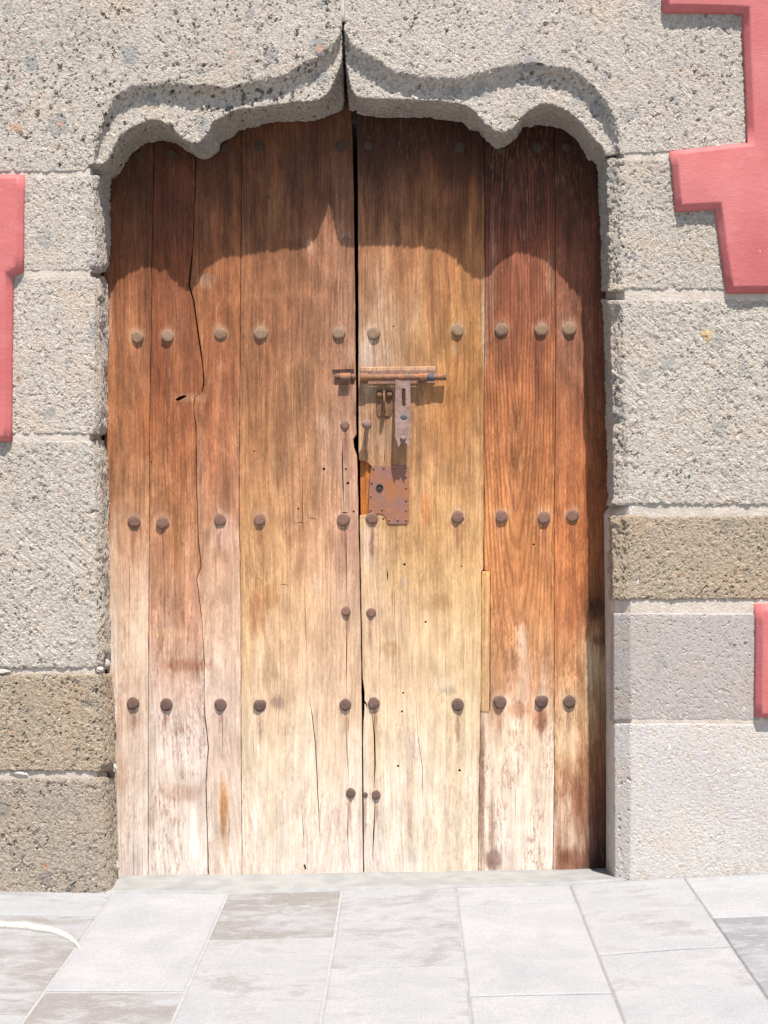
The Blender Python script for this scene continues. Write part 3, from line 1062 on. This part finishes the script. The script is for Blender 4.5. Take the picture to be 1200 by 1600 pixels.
# patches of stain, wear and dirt on the wood: u, v, ru, rv, colour, strength
BLOT = [(753, 1240, 5, 130, (150, 95, 68), .55), (620, 640, 50, 40, (182, 136, 96), .25), (680, 830, 40, 40, (196, 150, 100), .3), (690, 640, 40, 60, (186, 126, 76), .3), (600, 860, 25, 30, (190, 150, 118), .3),
        (435, 1098, 12, 12, (160, 130, 112), .75), (350, 1262, 6, 48, (200, 125, 60), .8), (352, 1320, 5, 30, (215, 170, 120), .5), (930, 950, 16, 17, (85, 48, 28), .85),
        (936, 1000, 12, 10, (75, 40, 25), .5), (922, 1040, 11, 45, (205, 175, 135), .7), (918, 1110, 10, 30, (190, 150, 105), .5), (665, 795, 8, 26, (188, 108, 60), .45),
        (700, 1078, 14, 7, (150, 130, 110), .6), (695, 1070, 20, 12, (235, 215, 185), .5), (300, 622, 30, 7, (205, 165, 135), .5), (322, 440, 14, 12, (215, 180, 155), .55),
        (455, 461, 70, 7, (200, 140, 100), .4), (485, 385, 8, 12, (205, 165, 140), .5), (575, 560, 14, 50, (235, 215, 200), .55), (600, 560, 20, 25, (225, 195, 170), .35),
        (590, 690, 22, 30, (170, 140, 120), .4), (350, 835, 22, 30, (230, 195, 175), .6), (400, 960, 14, 35, (175, 110, 70), .4), (415, 930, 22, 22, (190, 125, 80), .35),
        (610, 1015, 14, 16, (185, 145, 95), .5), (690, 940, 18, 14, (190, 140, 90), .5), (800, 1030, 12, 20, (165, 115, 80), .55), (820, 1060, 10, 60, (228, 195, 165), .5),
        (815, 1000, 10, 30, (232, 200, 175), .5), (845, 1125, 12, 22, (165, 85, 50), .6), (810, 1110, 14, 14, (175, 95, 55), .5), (900, 1245, 9, 34, (150, 78, 44), .6), (893, 1160, 12, 30, (232, 196, 150), .5), (885, 1310, 14, 22, (228, 192, 158), .5),
        (895, 1340, 20, 16, (150, 85, 60), .6), (770, 1345, 14, 18, (120, 85, 75), .6), (768, 1290, 5, 60, (150, 105, 85), .5), (650, 1170, 9, 20, (190, 170, 160), .5),
        (645, 1340, 10, 10, (200, 185, 175), .5), (640, 1250, 6, 80, (195, 150, 110), .4), (290, 1040, 40, 10, (175, 115, 85), .6), (265, 990, 30, 8, (225, 185, 140), .5),
        (280, 1240, 30, 14, (200, 160, 135), .6), (300, 1300, 30, 40, (242, 228, 212), .5), (190, 1210, 16, 30, (205, 165, 140), .5), (195, 1120, 14, 30, (205, 165, 140), .4),
        (178, 1050, 6, 120, (240, 222, 205), .6), (177, 870, 5, 80, (230, 200, 175), .5), (172, 480, 3, 60, (225, 190, 160), .5), (630, 910, 5, 8, (175, 160, 155), .5),
        (610, 745, 40, 20, (185, 145, 110), .2), (770, 430, 4, 110, (225, 200, 180), .35), (757, 500, 4, 90, (235, 220, 205), .5), (712, 545, 9, 8, (190, 165, 125), .5),
        (650, 470, 9, 60, (205, 165, 125), .4), (860, 430, 7, 40, (200, 165, 145), .4), (575, 850, 12, 40, (220, 195, 180), .5), (520, 700, 28, 60, (198, 160, 135), .35),
        (505, 660, 12, 14, (215, 185, 160), .4), (540, 760, 10, 60, (190, 155, 135), .5), (495, 915, 6, 20, (215, 190, 170), .5), (225, 660, 8, 60, (180, 100, 55), .4),
        (250, 560, 14, 70, (150, 80, 50), .45), (330, 640, 12, 200, (170, 95, 60), .35), (355, 560, 8, 200, (165, 95, 60), .35)]
STUDS_L = [[(216, 243, 8), (267, 240, 8), (352, 232, 8), (405, 229, 8), (533, 229, 8)],
           [(215, 527, 10), (262, 525, 10), (345, 522, 10), (408, 521, 11), (530, 521, 10)],
           [(210, 815, 10), (254, 817, 10), (344, 812, 10), (406, 812, 10), (537, 812, 10.5)],
           [(208, 1099, 10), (260, 1101, 10), (345, 1101, 10), (406, 1102, 10), (540, 1101, 10)],
           [(539, 664, 7), (541, 955, 8), (548, 1239, 8), (541, 373, 5)]]
STUDS_R = [[(575, 228, 8), (718, 230, 9), (783, 234, 8), (840, 231, 8), (885, 230, 7)],
           [(584, 521, 10.5), (715, 516, 10), (784, 515, 10.5), (846, 515, 10.5), (890, 514, 11)],
           [(581, 810, 9.5), (715, 808, 10), (784, 807, 10), (850, 809, 10.5), (895, 806, 10)],
           [(584, 1099, 9.5), (715, 1101, 10), (781, 1097, 10.5), (846, 1096, 10.5), (890, 1096, 10.5)],
           [(580, 957, 7.5), (588, 1242, 7.5), (571, 1242, 4)]]
for row in STUDS_L[1:] + STUDS_R[1:]:
    for (u, v, r) in row:
        BLOT.append((u, v - 2, r * 1.35, r * 1.4, (226, 200, 176), .40))
        if v < 1300:
            BLOT.append((u + random.uniform(-2, 2), v + 24 + random.uniform(0, 12), 3.2, 18 + random.uniform(0, 14), (140, 88, 72), .45))


def plank(parent, lefts, rights, vt, vb, tones, holes=(), flake=.6, ring=.35, ctr=None, seed=0.0, dy=0.0, thick=.042, name='plank', extra=None, fan=None):
    """lefts/rights: edge polylines (v,u); tones: list of (u, [(v, rgb)...])"""
    gap = 1.0
    n = max(2, int((vb - vt) / 9))
    vsamp = sorted(set([vt + (vb - vt) * i / n for i in range(n + 1)] + [v for (v, u) in lefts + rights if vt < v < vb]))
    wob = lambda v, s: 0.55 * noise.noise((s, v * .035, 2.0)) + .4 * noise.noise((s, v * .15, 5.0))
    R = [(interp(rights, v)[0] - gap + wob(v, seed + 1.3), v) for v in vsamp]
    L = [(interp(lefts, v)[0] + gap + wob(v, seed + 7.7), v) for v in vsamp]
    outline = R + L[::-1]
    cu0 = sum(p[0] for p in L) / len(L); cu1 = sum(p[0] for p in R) / len(R)
    yf = lambda u, v: dy + .0016 * noise.noise((u * .012, v * .004, seed)) + .0007 * noise.noise((u * .06, v * .008, seed + 3)) + .0012 * ((2 * (u - cu0) / max(cu1 - cu0, 1) - 1) ** 2)
    verts, faces, uvs = sheet(outline, list(holes), YD, thick, .0016, (3.0, 6.0), yf)
    me = bpy.data.meshes.new(name)
    me.from_pydata([tuple(p) for p in verts], [], faces)
    N = len(verts)
    tone = me.attributes.new('tone', 'FLOAT_COLOR', 'POINT')
    trait = me.attributes.new('trait', 'FLOAT_COLOR', 'POINT')
    grain = me.attributes.new('grain', 'FLOAT_VECTOR', 'POINT')
    if ctr is None: ctr = ((cu0 + cu1) / 2 + random.uniform(-20, 20), random.choice((-300, 500, 900, 1800)))
    tc, tr, gv = [], [], []
    for (u, v), p in zip(uvs, verts):
        vj = v + 70 * noise.noise((u * .035, v * .006, seed)) + 45 * noise.noise((u * .16, v * .012, seed + 9))
        uj = u + 6 * noise.noise((u * .05, v * .02, seed + 4))
        cols = [(cu,) + interp([(vv,) + c for vv, c in tab], vj) for cu, tab in tones]  # top rows of the tone tables darkened for the shade under the arch
        c = interp(cols, uj)
        for (bu, bv, ru, rv, bc, st) in BLOT:
            d = ((u - bu) / ru) ** 2 + ((v - bv) / rv) ** 2
            if d < 2.4:
                d *= 1 + .5 * noise.noise((u * .12, v * .05, bu))
                k = st * max(0.0, min(1.0, 1.35 - d))
                c = tuple(x + (y - x) * k for x, y in zip(c, bc))
        g = .3 * c[0] + .55 * c[1] + .15 * c[2]
        m = -.05 if v < 850 else -.05 + .21 * min(1, (v - 850) / 300)
        if u > 757: m += .09
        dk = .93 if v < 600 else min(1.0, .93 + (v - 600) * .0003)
        if v < 300 and u > 556: dk *= .72 + .28 * max(0, (v - 190) / 110)  # shade under the arch painted into the right leaf's colour
        if u > 757 and v > 380: dk *= 1.06
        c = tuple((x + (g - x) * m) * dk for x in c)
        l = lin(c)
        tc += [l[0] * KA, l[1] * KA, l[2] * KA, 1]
        fl = flake if not callable(flake) else flake(u, v)
        rr = ring if not callable(ring) else ring(u, v)
        tr += [fl, rr, (seed * .173) % 1.0, 1]
        gv += [(u - ctr[0]) * S, 0, (v - ctr[1]) * S]
    tone.data.foreach_set('color', tc)
    trait.data.foreach_set('color', tr)
    grain.data.foreach_set('vector', gv)
    o = link_mesh(name, me, WOOD, parent, smooth=True)
    me.set_sharp_from_angle(angle=math.radians(35))
    return o


# plank edges, (v, u)
E0 = [(180, 158), (1366, 170)]
E1 = [(180, 241), (300, 239), (400, 237), (520, 236), (660, 233), (813, 233), (950, 232), (1100, 231.5), (1370, 231)]
E2 = [(180, 306), (300, 305), (380, 302), (445, 296), (455, 299), (470, 303), (520, 310), (560, 316), (600, 319), (612, 316), (622, 304), (640, 302), (664, 306), (773, 307), (842, 310), (886, 314), (905, 307), (924, 310), (965, 315), (1034, 319), (1119, 320), (1170, 326), (1222, 322), (1290, 324), (1370, 326)]
E3 = [(180, 378), (400, 376), (520, 375), (660, 374), (813, 374), (950, 376), (1100, 376.5), (1370, 378)]
EL = [(180, 550), (300, 553), (400, 554), (520, 555), (600, 556), (660, 556.5), (678, 557), (686, 552.5), (700, 553.5), (712, 557.5), (740, 558.8), (813, 560.2), (900, 562.2), (1000, 564), (1100, 565), (1230, 566), (1370, 567.3)]
ER = [(180, 556.6), (300, 559), (400, 559.3), (520, 559.6), (600, 559.6), (700, 560), (718, 560.5), (722, 573), (729, 581), (760, 581), (804, 580), (806, 562), (830, 561.8), (900, 563.4), (1000, 565.2), (1060, 566.4), (1085, 569.5), (1105, 569.5), (1130, 567), (1230, 567.4), (1370, 568.4)]
E5 = [(180, 756), (300, 757.5), (520, 757.5), (660, 756), (813, 756.5), (890, 755.5), (893, 752.5), (1100, 751.5), (1112, 751), (1230, 748.5), (1370, 747)]
E5R = [(180, 756), (300, 757.5), (520, 757.5), (660, 756), (813, 756.5), (891, 756.2), (892.5, 766), (1100, 765.5), (1112.5, 765), (1113.5, 751), (1230, 748.5), (1370, 747)]
E6 = [(180, 866), (400, 868), (520, 868.5), (660, 868), (813, 866), (950, 866), (1100, 866), (1230, 866), (1370, 864)]
E7 = [(180, 962), (1370, 966)]
VTOP, VBOT = 135, 1371

left_leaf = empty('door_leaf', W(172, 1364, YD))
tag(left_leaf, 'weathered left wooden door leaf with iron studs and only a rusty bolt keeper', 'door', 'double door leaves')
right_leaf = empty('door_leaf', W(945, 1358, YD))
tag(right_leaf, 'orange-brown right wooden door leaf carrying the rusty bolt, hanging hasp and lock plate', 'door', 'double door leaves')

nail = lambda *a: [circle(u, v, r) for (u, v, r) in a]
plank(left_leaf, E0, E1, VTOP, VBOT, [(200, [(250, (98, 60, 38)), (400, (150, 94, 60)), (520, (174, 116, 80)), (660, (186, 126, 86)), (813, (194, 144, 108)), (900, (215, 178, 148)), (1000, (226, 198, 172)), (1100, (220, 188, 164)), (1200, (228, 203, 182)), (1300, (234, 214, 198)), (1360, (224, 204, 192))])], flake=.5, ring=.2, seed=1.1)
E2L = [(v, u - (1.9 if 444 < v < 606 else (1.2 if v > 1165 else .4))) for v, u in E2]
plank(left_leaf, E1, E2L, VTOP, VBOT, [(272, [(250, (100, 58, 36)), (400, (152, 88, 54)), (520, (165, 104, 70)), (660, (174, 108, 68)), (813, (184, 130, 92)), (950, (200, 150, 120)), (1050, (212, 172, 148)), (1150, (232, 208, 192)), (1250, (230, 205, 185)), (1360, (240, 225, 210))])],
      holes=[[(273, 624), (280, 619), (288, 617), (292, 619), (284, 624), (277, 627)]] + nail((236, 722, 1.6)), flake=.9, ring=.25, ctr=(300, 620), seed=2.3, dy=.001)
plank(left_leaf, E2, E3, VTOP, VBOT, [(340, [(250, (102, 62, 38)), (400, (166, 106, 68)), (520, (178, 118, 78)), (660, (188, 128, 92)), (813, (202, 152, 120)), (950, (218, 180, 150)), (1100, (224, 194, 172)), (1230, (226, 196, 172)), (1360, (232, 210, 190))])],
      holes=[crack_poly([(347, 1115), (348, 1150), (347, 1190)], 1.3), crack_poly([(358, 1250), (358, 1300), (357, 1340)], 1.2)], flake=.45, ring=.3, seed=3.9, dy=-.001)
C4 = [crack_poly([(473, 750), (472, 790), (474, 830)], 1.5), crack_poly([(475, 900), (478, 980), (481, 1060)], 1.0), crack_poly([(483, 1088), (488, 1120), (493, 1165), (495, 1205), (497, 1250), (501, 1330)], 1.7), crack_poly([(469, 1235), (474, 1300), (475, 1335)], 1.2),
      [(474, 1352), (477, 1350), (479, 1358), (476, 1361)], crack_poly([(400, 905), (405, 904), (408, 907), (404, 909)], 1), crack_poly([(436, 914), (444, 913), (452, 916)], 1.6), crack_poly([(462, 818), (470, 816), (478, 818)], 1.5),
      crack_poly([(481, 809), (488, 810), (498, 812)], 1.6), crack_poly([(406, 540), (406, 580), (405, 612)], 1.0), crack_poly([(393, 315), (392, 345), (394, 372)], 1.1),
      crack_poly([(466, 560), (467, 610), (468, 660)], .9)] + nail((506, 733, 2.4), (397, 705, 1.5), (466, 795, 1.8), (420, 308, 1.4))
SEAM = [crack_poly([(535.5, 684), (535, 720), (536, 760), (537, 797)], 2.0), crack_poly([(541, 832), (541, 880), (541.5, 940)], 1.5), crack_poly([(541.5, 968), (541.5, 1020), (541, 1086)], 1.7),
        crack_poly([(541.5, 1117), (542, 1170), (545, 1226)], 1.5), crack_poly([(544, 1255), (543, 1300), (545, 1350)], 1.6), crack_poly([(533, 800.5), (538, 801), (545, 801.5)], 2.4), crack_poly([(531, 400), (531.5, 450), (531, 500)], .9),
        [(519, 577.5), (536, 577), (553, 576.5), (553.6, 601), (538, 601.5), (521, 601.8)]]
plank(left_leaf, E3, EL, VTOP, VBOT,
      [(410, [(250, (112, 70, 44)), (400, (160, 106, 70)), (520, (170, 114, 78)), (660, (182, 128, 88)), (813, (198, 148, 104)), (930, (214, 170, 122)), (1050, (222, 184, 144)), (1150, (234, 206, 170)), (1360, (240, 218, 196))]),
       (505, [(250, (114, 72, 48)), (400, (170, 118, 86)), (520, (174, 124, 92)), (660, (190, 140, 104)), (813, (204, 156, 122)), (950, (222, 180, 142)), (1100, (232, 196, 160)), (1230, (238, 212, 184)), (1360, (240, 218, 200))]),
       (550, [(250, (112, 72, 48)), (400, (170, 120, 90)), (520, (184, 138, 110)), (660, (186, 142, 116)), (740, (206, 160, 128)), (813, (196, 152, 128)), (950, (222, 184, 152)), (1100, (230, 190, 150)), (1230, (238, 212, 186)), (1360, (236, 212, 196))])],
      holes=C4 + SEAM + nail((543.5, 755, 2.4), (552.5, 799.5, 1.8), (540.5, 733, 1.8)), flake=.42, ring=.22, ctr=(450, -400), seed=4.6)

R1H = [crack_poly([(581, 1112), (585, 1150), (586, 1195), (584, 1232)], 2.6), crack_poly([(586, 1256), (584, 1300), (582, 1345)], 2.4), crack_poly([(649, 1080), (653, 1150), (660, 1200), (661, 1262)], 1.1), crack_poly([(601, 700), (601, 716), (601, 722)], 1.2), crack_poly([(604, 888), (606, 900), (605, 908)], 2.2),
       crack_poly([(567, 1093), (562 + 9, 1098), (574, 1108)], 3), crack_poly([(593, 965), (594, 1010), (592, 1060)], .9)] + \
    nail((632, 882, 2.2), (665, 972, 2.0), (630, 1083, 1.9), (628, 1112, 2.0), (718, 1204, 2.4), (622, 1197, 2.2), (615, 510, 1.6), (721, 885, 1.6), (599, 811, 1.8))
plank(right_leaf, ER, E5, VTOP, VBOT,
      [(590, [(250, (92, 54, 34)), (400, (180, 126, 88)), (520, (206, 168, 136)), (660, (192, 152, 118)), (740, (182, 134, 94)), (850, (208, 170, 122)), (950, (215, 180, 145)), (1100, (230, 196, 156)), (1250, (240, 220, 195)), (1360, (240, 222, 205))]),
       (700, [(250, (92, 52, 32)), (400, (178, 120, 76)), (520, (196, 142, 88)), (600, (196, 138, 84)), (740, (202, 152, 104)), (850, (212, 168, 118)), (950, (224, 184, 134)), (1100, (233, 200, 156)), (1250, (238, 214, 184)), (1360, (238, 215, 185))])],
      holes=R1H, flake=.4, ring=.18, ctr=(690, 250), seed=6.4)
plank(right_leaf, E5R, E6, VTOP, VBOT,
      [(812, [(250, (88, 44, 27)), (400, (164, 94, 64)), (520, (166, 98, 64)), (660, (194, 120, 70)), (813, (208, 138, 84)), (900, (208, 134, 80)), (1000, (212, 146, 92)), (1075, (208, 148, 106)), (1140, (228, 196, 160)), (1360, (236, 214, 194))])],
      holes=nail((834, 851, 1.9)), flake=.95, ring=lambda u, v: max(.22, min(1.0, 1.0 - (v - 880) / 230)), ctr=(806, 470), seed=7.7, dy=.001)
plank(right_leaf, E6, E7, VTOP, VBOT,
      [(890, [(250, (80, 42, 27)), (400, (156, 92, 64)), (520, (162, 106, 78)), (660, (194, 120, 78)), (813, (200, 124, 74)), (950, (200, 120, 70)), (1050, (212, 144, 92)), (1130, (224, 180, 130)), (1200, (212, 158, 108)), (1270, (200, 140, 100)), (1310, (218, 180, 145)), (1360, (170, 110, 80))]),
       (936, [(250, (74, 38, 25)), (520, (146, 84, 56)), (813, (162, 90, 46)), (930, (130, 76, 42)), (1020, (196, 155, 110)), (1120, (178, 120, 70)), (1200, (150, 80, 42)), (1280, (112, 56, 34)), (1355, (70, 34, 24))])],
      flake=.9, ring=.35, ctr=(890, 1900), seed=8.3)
# new sliver of pale timber let into the joint
plank(right_leaf, [(890, 752.3), (1112, 751)], [(890, 766), (1112, 765)], 893.5, 1112, [(758, [(893, (208, 156, 98)), (1112, (214, 166, 112))])], flake=.1, ring=.3, ctr=(758, 300), seed=9.5, dy=-.0015, name='repair_strip', thick=.03)


def board(name, x0u, x1u, v0, v1, y0, y1, tint, parent, seed):
    """plain board seen in a gap or behind the planks"""
    bm = bmesh.new()
    a, b = W(x0u, v0, y0), W(x1u, v1, y0)
    box(bm, a.x, b.x, y0, y1, b.z, a.z)
    bmesh.ops.bevel(bm, geom=bm.edges[:], offset=.002, segments=1, affect='EDGES')
    bmesh.ops.recalc_face_normals(bm, faces=bm.faces[:])
    me = bpy.data.meshes.new(name)
    bm.to_mesh(me); bm.free()
    l = lin(tint)
    t = me.attributes.new('tone', 'FLOAT_COLOR', 'POINT')
    t.data.foreach_set('color', [l[0] * KA, l[1] * KA, l[2] * KA, 1] * len(me.vertices))
    t = me.attributes.new('trait', 'FLOAT_COLOR', 'POINT')
    t.data.foreach_set('color', [.2, .2, seed, 1] * len(me.vertices))
    return link_mesh(name, me, WOOD, parent, smooth=False)


for (v0, v1) in ((190, 280), (480, 560), (770, 850), (1060, 1140)):
    board('ledge', 176, 546, v0, v1, YD + .0435, YD + .08, (130, 85, 55), left_leaf, .3)
    board('ledge', 576, 940, v0, v1, YD + .0435, YD + .08, (130, 85, 55), right_leaf, .6)
board('lock_backing', 562.5, 586, 715, 812, YD + .014, YD + .0425, (188, 112, 48), right_leaf, .85)

# ------------------------------------------------------------------ studs


def stud_mesh(i):
    r = random.Random(i * 13 + 2)
    bm = bmesh.new()
    lathe_y(bm, [(1.0, -.15), (1.05, .14), (1.02, .32), (.90, .43), (.60, .47), (.25, .48)], (0, 0, 0), 14, .10, r)
    for v in bm.verts:
        d = noise.noise(v.co * 2.1 + Vector((i * 5.1, 0, i)))
        v.co.y += .13 * d * (1 if v.co.y < -.3 else 0)
        v.co.x *= 1 + .04 * d
    bmesh.ops.recalc_face_normals(bm, faces=bm.faces[:])
    me = bpy.data.meshes.new('stud')
    bm.to_mesh(me); bm.free()
    for p in me.polygons: p.use_smooth = True
    return me


SM = {m: [stud_mesh(j) for j in range(4)] for m in ('tan', 'rust', 'dark', 'top')}
for m, mat in (('tan', IRON_TAN), ('rust', IRON_RUST), ('dark', IRON_DARK), ('top', IRON_SHADED)):
    for me in SM[m]: me.materials.append(mat)


def studs(rows, leaf):
    rnd = random.Random(5)
    for ri, row in enumerate(rows):
        for (u, v, r) in row:
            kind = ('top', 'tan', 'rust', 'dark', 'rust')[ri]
            if ri == 4 and v > 1100: kind = 'dark'
            o = bpy.data.objects.new('stud', rnd.choice(SM[kind]))
            s = r * S * 1.01
            o.scale = (s, s * 1.0, s)
            o.rotation_euler = (rnd.uniform(-.17, .17), rnd.uniform(0, 6.28), rnd.uniform(-.17, .17))
            o.location = W(u, v, YD) + Vector((0, .002, 0)) - leaf.location
            o.parent = leaf
            COL.objects.link(o)


studs(STUDS_L, left_leaf)
studs(STUDS_R, right_leaf)

# pin with a round head
bm = bmesh.new()
c = W(574, 664, YD); c.y = YD
tube(bm, [c + Vector((0, .01, 0)), c + Vector((0, -.040, .0))], .0085, 10)
lathe_y(bm, [(.006, .036), (.0135, .040), (.0185, .047), (.0185, .054), (.013, .062), (.005, .065)], c, 14, .04, random.Random(3))
from_bm('pull_pin', bm, IRON_HASP, right_leaf)

# ------------------------------------------------------------------ bolt
yb = YD - .026
bolt = None
bm = bmesh.new()
a, b = W(563.5, 590, yb), W(697, 589, yb)
N = 16
tube(bm, [a.lerp(b, i / N) + Vector((0, 0, .0006 * math.sin(i * 2.1))) for i in range(N + 1)], [.0125 + .0007 * math.sin(i * 1.7) for i in range(N + 1)], 14)
bolt = from_bm('bolt', bm, IRON_BOLT, right_leaf)
bolt.data.polygons.foreach_set('use_smooth', [len(p.vertices) == 4 for p in bolt.data.polygons])
tag(bolt, 'rusty round sliding bolt with orange rust and traces of blue paint')
bm = bmesh.new()                                    # plate the bolt slides on
p0, p1 = W(563, 579, YD), W(680, 599.5, YD)
box(bm, p0.x, p1.x, YD - .0035, YD + .001, p1.z, p0.z)
bmesh.ops.bevel(bm, geom=bm.edges[:], offset=.0015, segments=1, affect='EDGES')
from_bm('back_plate', bm, IRON_RUST, right_leaf, smooth=False)
board('packing_strip', 563, 680, 573.5, 579.5, YD - .0035, YD + .001, (205, 162, 128), right_leaf, .4)
for u0, u1 in ((563.5, 575), (655, 667)):           # straps over the bolt
    bm = bmesh.new()
    secs = []
    zc = W(0, 589.7, yb).z + 0.0012
    xa, xb = W(u0, 590, yb).x, W(u1, 590, yb).x
    zc = W((u0 + u1) / 2, 589.6, yb).z
    for k in range(9):
        t = math.pi * (k / 8 - .5)
        y, z = yb - math.cos(t) * .0155, zc + math.sin(t) * .0155
        y2, z2 = yb - math.cos(t) * .0128, zc + math.sin(t) * .0128
        secs.append([Vector((xa, y, z)), Vector((xb, y, z)), Vector((xb, y2, z2)), Vector((xa, y2, z2))])
    for sgn, pos in ((-1, 0), (1, 1)):
        z, z2 = zc + sgn * .0155, zc + sgn * .0128
        s = [Vector((xa, YD - .005, z)), Vector((xb, YD - .005, z)), Vector((xb, YD - .005, z2)), Vector((xa, YD - .005, z2))]
        if pos == 0: secs.insert(0, s)
        else: secs.append(s)
    loft(bm, secs)
    from_bm('strap', bm, IRON_BOLT, bolt, smooth=False)
bm = bmesh.new()                                    # blue paint left on the bolt
a2, b2 = W(652, 589.5, yb), W(662, 589.5, yb)
tube(bm, [W(668, 589.6, yb), W(678, 589.5, yb)], .0137, 14)
from_bm('paint_trace', bm, BLUE, bolt)
# hasp hanging from the bolt
hasp_o = [(618, 592), (641, 592), (641.3, 640), (641, 686), (638.6, 699), (635, 693), (631, 690.5), (626.5, 692), (623, 699.5), (617.8, 683), (617.5, 640)]
slot = [(627.3, 608), (629, 606.5), (632.5, 606.5), (634, 608), (633.8, 634), (632, 635.5), (629.5, 635), (627.8, 633)]


def dens(poly, step=8):
    out = []
    for i, p in enumerate(poly):
        q = poly[(i + 1) % len(poly)]
        n = max(1, int(math.hypot(q[0] - p[0], q[1] - p[1]) / step))
        out += [(p[0] + (q[0] - p[0]) * k / n, p[1] + (q[1] - p[1]) * k / n) for k in range(n)]
    return out


def hasp_y(u, v):
    t = max(0, min(1, (v - 592) / 107))
    return -.012 * t - .014 * t * t


def plate_bent(name, outline, holes, y0, thick, mat, parent, yfun, edge=.001):
    v, f, uv = sheet(dens(outline), [dens(h) for h in holes], y0, thick, edge, None, yfun)
    v = [Vector(p) for p in v]
    for i, p in enumerate(v):                       # the back follows the bend
        if abs(p.y - (y0 + thick)) < 1e-6: p.y = y0 + thick + yfun(*uv[i])
    me = bpy.data.meshes.new(name)
    me.from_pydata([tuple(p) for p in v], [], f)
    return link_mesh(name, me, mat, parent, smooth=False)


hasp = plate_bent('hasp', hasp_o, [slot], YD - .034, .005, IRON_HASP, bolt, hasp_y)
bm = bmesh.new()
c = W(630, 685, YD - .05); c.y = YD - .034 + hasp_y(0, 685)
lathe_y(bm, [(.011, -.002), (.0105, .004), (.008, .009), (.003, .0115)], c, 12, .05, random.Random(8))
from_bm('rivet', bm, IRON_HASP, hasp)
bm = bmesh.new()
c = W(631, 652, YD - .045); c.y = YD - .034 + hasp_y(0, 652) - .0006
lathe_y(bm, [(.0125, -.002), (.0118, .0006), (.006, .0012)], c, 12, .18, random.Random(9))
from_bm('paint_trace', bm, BLUE, hasp)

# staple plate
staple = plate('staple_plate', [(588.5, 611), (592, 609), (609, 609), (612.5, 612), (612.3, 644), (609, 649.5), (592, 650), (589, 645)], [], YD - .005, .006, IRON_OLIVE, right_leaf)
for (u, v) in ((593.4, 617), (608.4, 617)):
    bm = bmesh.new()
    lathe_y(bm, [(.0125, .003), (.013, .008), (.0105, .0145), (.005, .0175)], W(u, v, YD), 12, .05, random.Random(int(u)))
    from_bm('rivet', bm, IRON_OLIVE, staple)
bm = bmesh.new()
p0, p1 = W(600.3, 611, YD), W(600.8, 643, YD)
arc = []
for k in range(13):
    t = math.pi * k / 12
    m = p0.lerp(p1, .5 - .5 * math.cos(t))
    arc.append(Vector((m.x, YD - .004 - .040 * math.sin(t) ** .8, m.z)))
tube(bm, arc, .0042, 8)
from_bm('staple_loop', bm, IRON_OLIVE, staple)

# lock plate
PL = [(581, 728.5), (586, 727.2), (605, 727.8), (636.5, 727.2), (639, 730), (638.8, 770), (638.4, 814), (635.5, 818.3), (608, 818.5), (604.6, 816.5), (602.6, 808), (599, 803.5), (593, 802), (578.5, 802.5), (576, 800), (576.8, 770), (579, 738)]
lockp = plate('lock_plate', PL, [], YD - .0035, .005, IRON_PLATE, right_leaf)
for (px, py) in ((145, 875), (245, 868), (340, 878), (460, 862), (455, 955), (458, 1058), (460, 1180), (458, 1270), (460, 1368), (380, 1365), (295, 1368), (230, 1268), (120, 1270), (122, 1140), (130, 1013)):
    u, v = 560 + px / 6.15, 590 + py / 6.15
    bm = bmesh.new()
    lathe_y(bm, [(.0042, .002), (.004, .0048), (.0025, .0064)], W(u, v, YD), 8, .1, random.Random(px))
    from_bm('rivet', bm, random.choice((IRON_PLATE, IRON_OLIVE, IRON_DARK)), lockp)
bm = bmesh.new()
c = W(593.3, 762, YD)
lathe_y(bm, [(.0135, .002), (.0135, .006), (.0115, .0075), (.0095, .0068), (.009, .004), (.004, .0045)], c, 16)
box(bm, c.x - .0015, c.x + .0015, c.y - .0085, c.y - .004, c.z - .009, c.z + .004)
from_bm('keyhole', bm, BLACK, lockp)

# keeper on the left leaf
keeper = plate('bolt_keeper', [(517, 575.5), (555, 575), (555, 603), (519, 603.5)], [], YD + .007, .006, IRON_RUST, left_leaf)
bm = bmesh.new()
secs = []
xa, xb = W(531, 590, YD - .02).x, W(547.5, 590, YD - .02).x
zc = W(539, 589.5, YD - .02).z
for k in range(11):
    t = math.pi * (k / 10 - .5)
    y, z = YD - .006 - math.cos(t) * .021, zc + math.sin(t) * .0175
    y2, z2 = YD - .006 - math.cos(t) * .0175, zc + math.sin(t) * .0145
    secs.append([Vector((xa, y, z)), Vector((xb, y, z)), Vector((xb, y2, z2)), Vector((xa, y2, z2))])
loft(bm, secs)
from_bm('keeper_loop', bm, IRON_BOLT, keeper, smooth=False)
for (u, v, r) in ((527.5, 588, .0105), (552, 589, .0105)):
    bm = bmesh.new()
    lathe_y(bm, [(r, -.009), (r * 1.02, .001), (r * .8, .006), (r * .35, .008)], W(u, v, YD), 12, .06, random.Random(int(u)))
    from_bm('rivet', bm, IRON_BOLT, keeper)
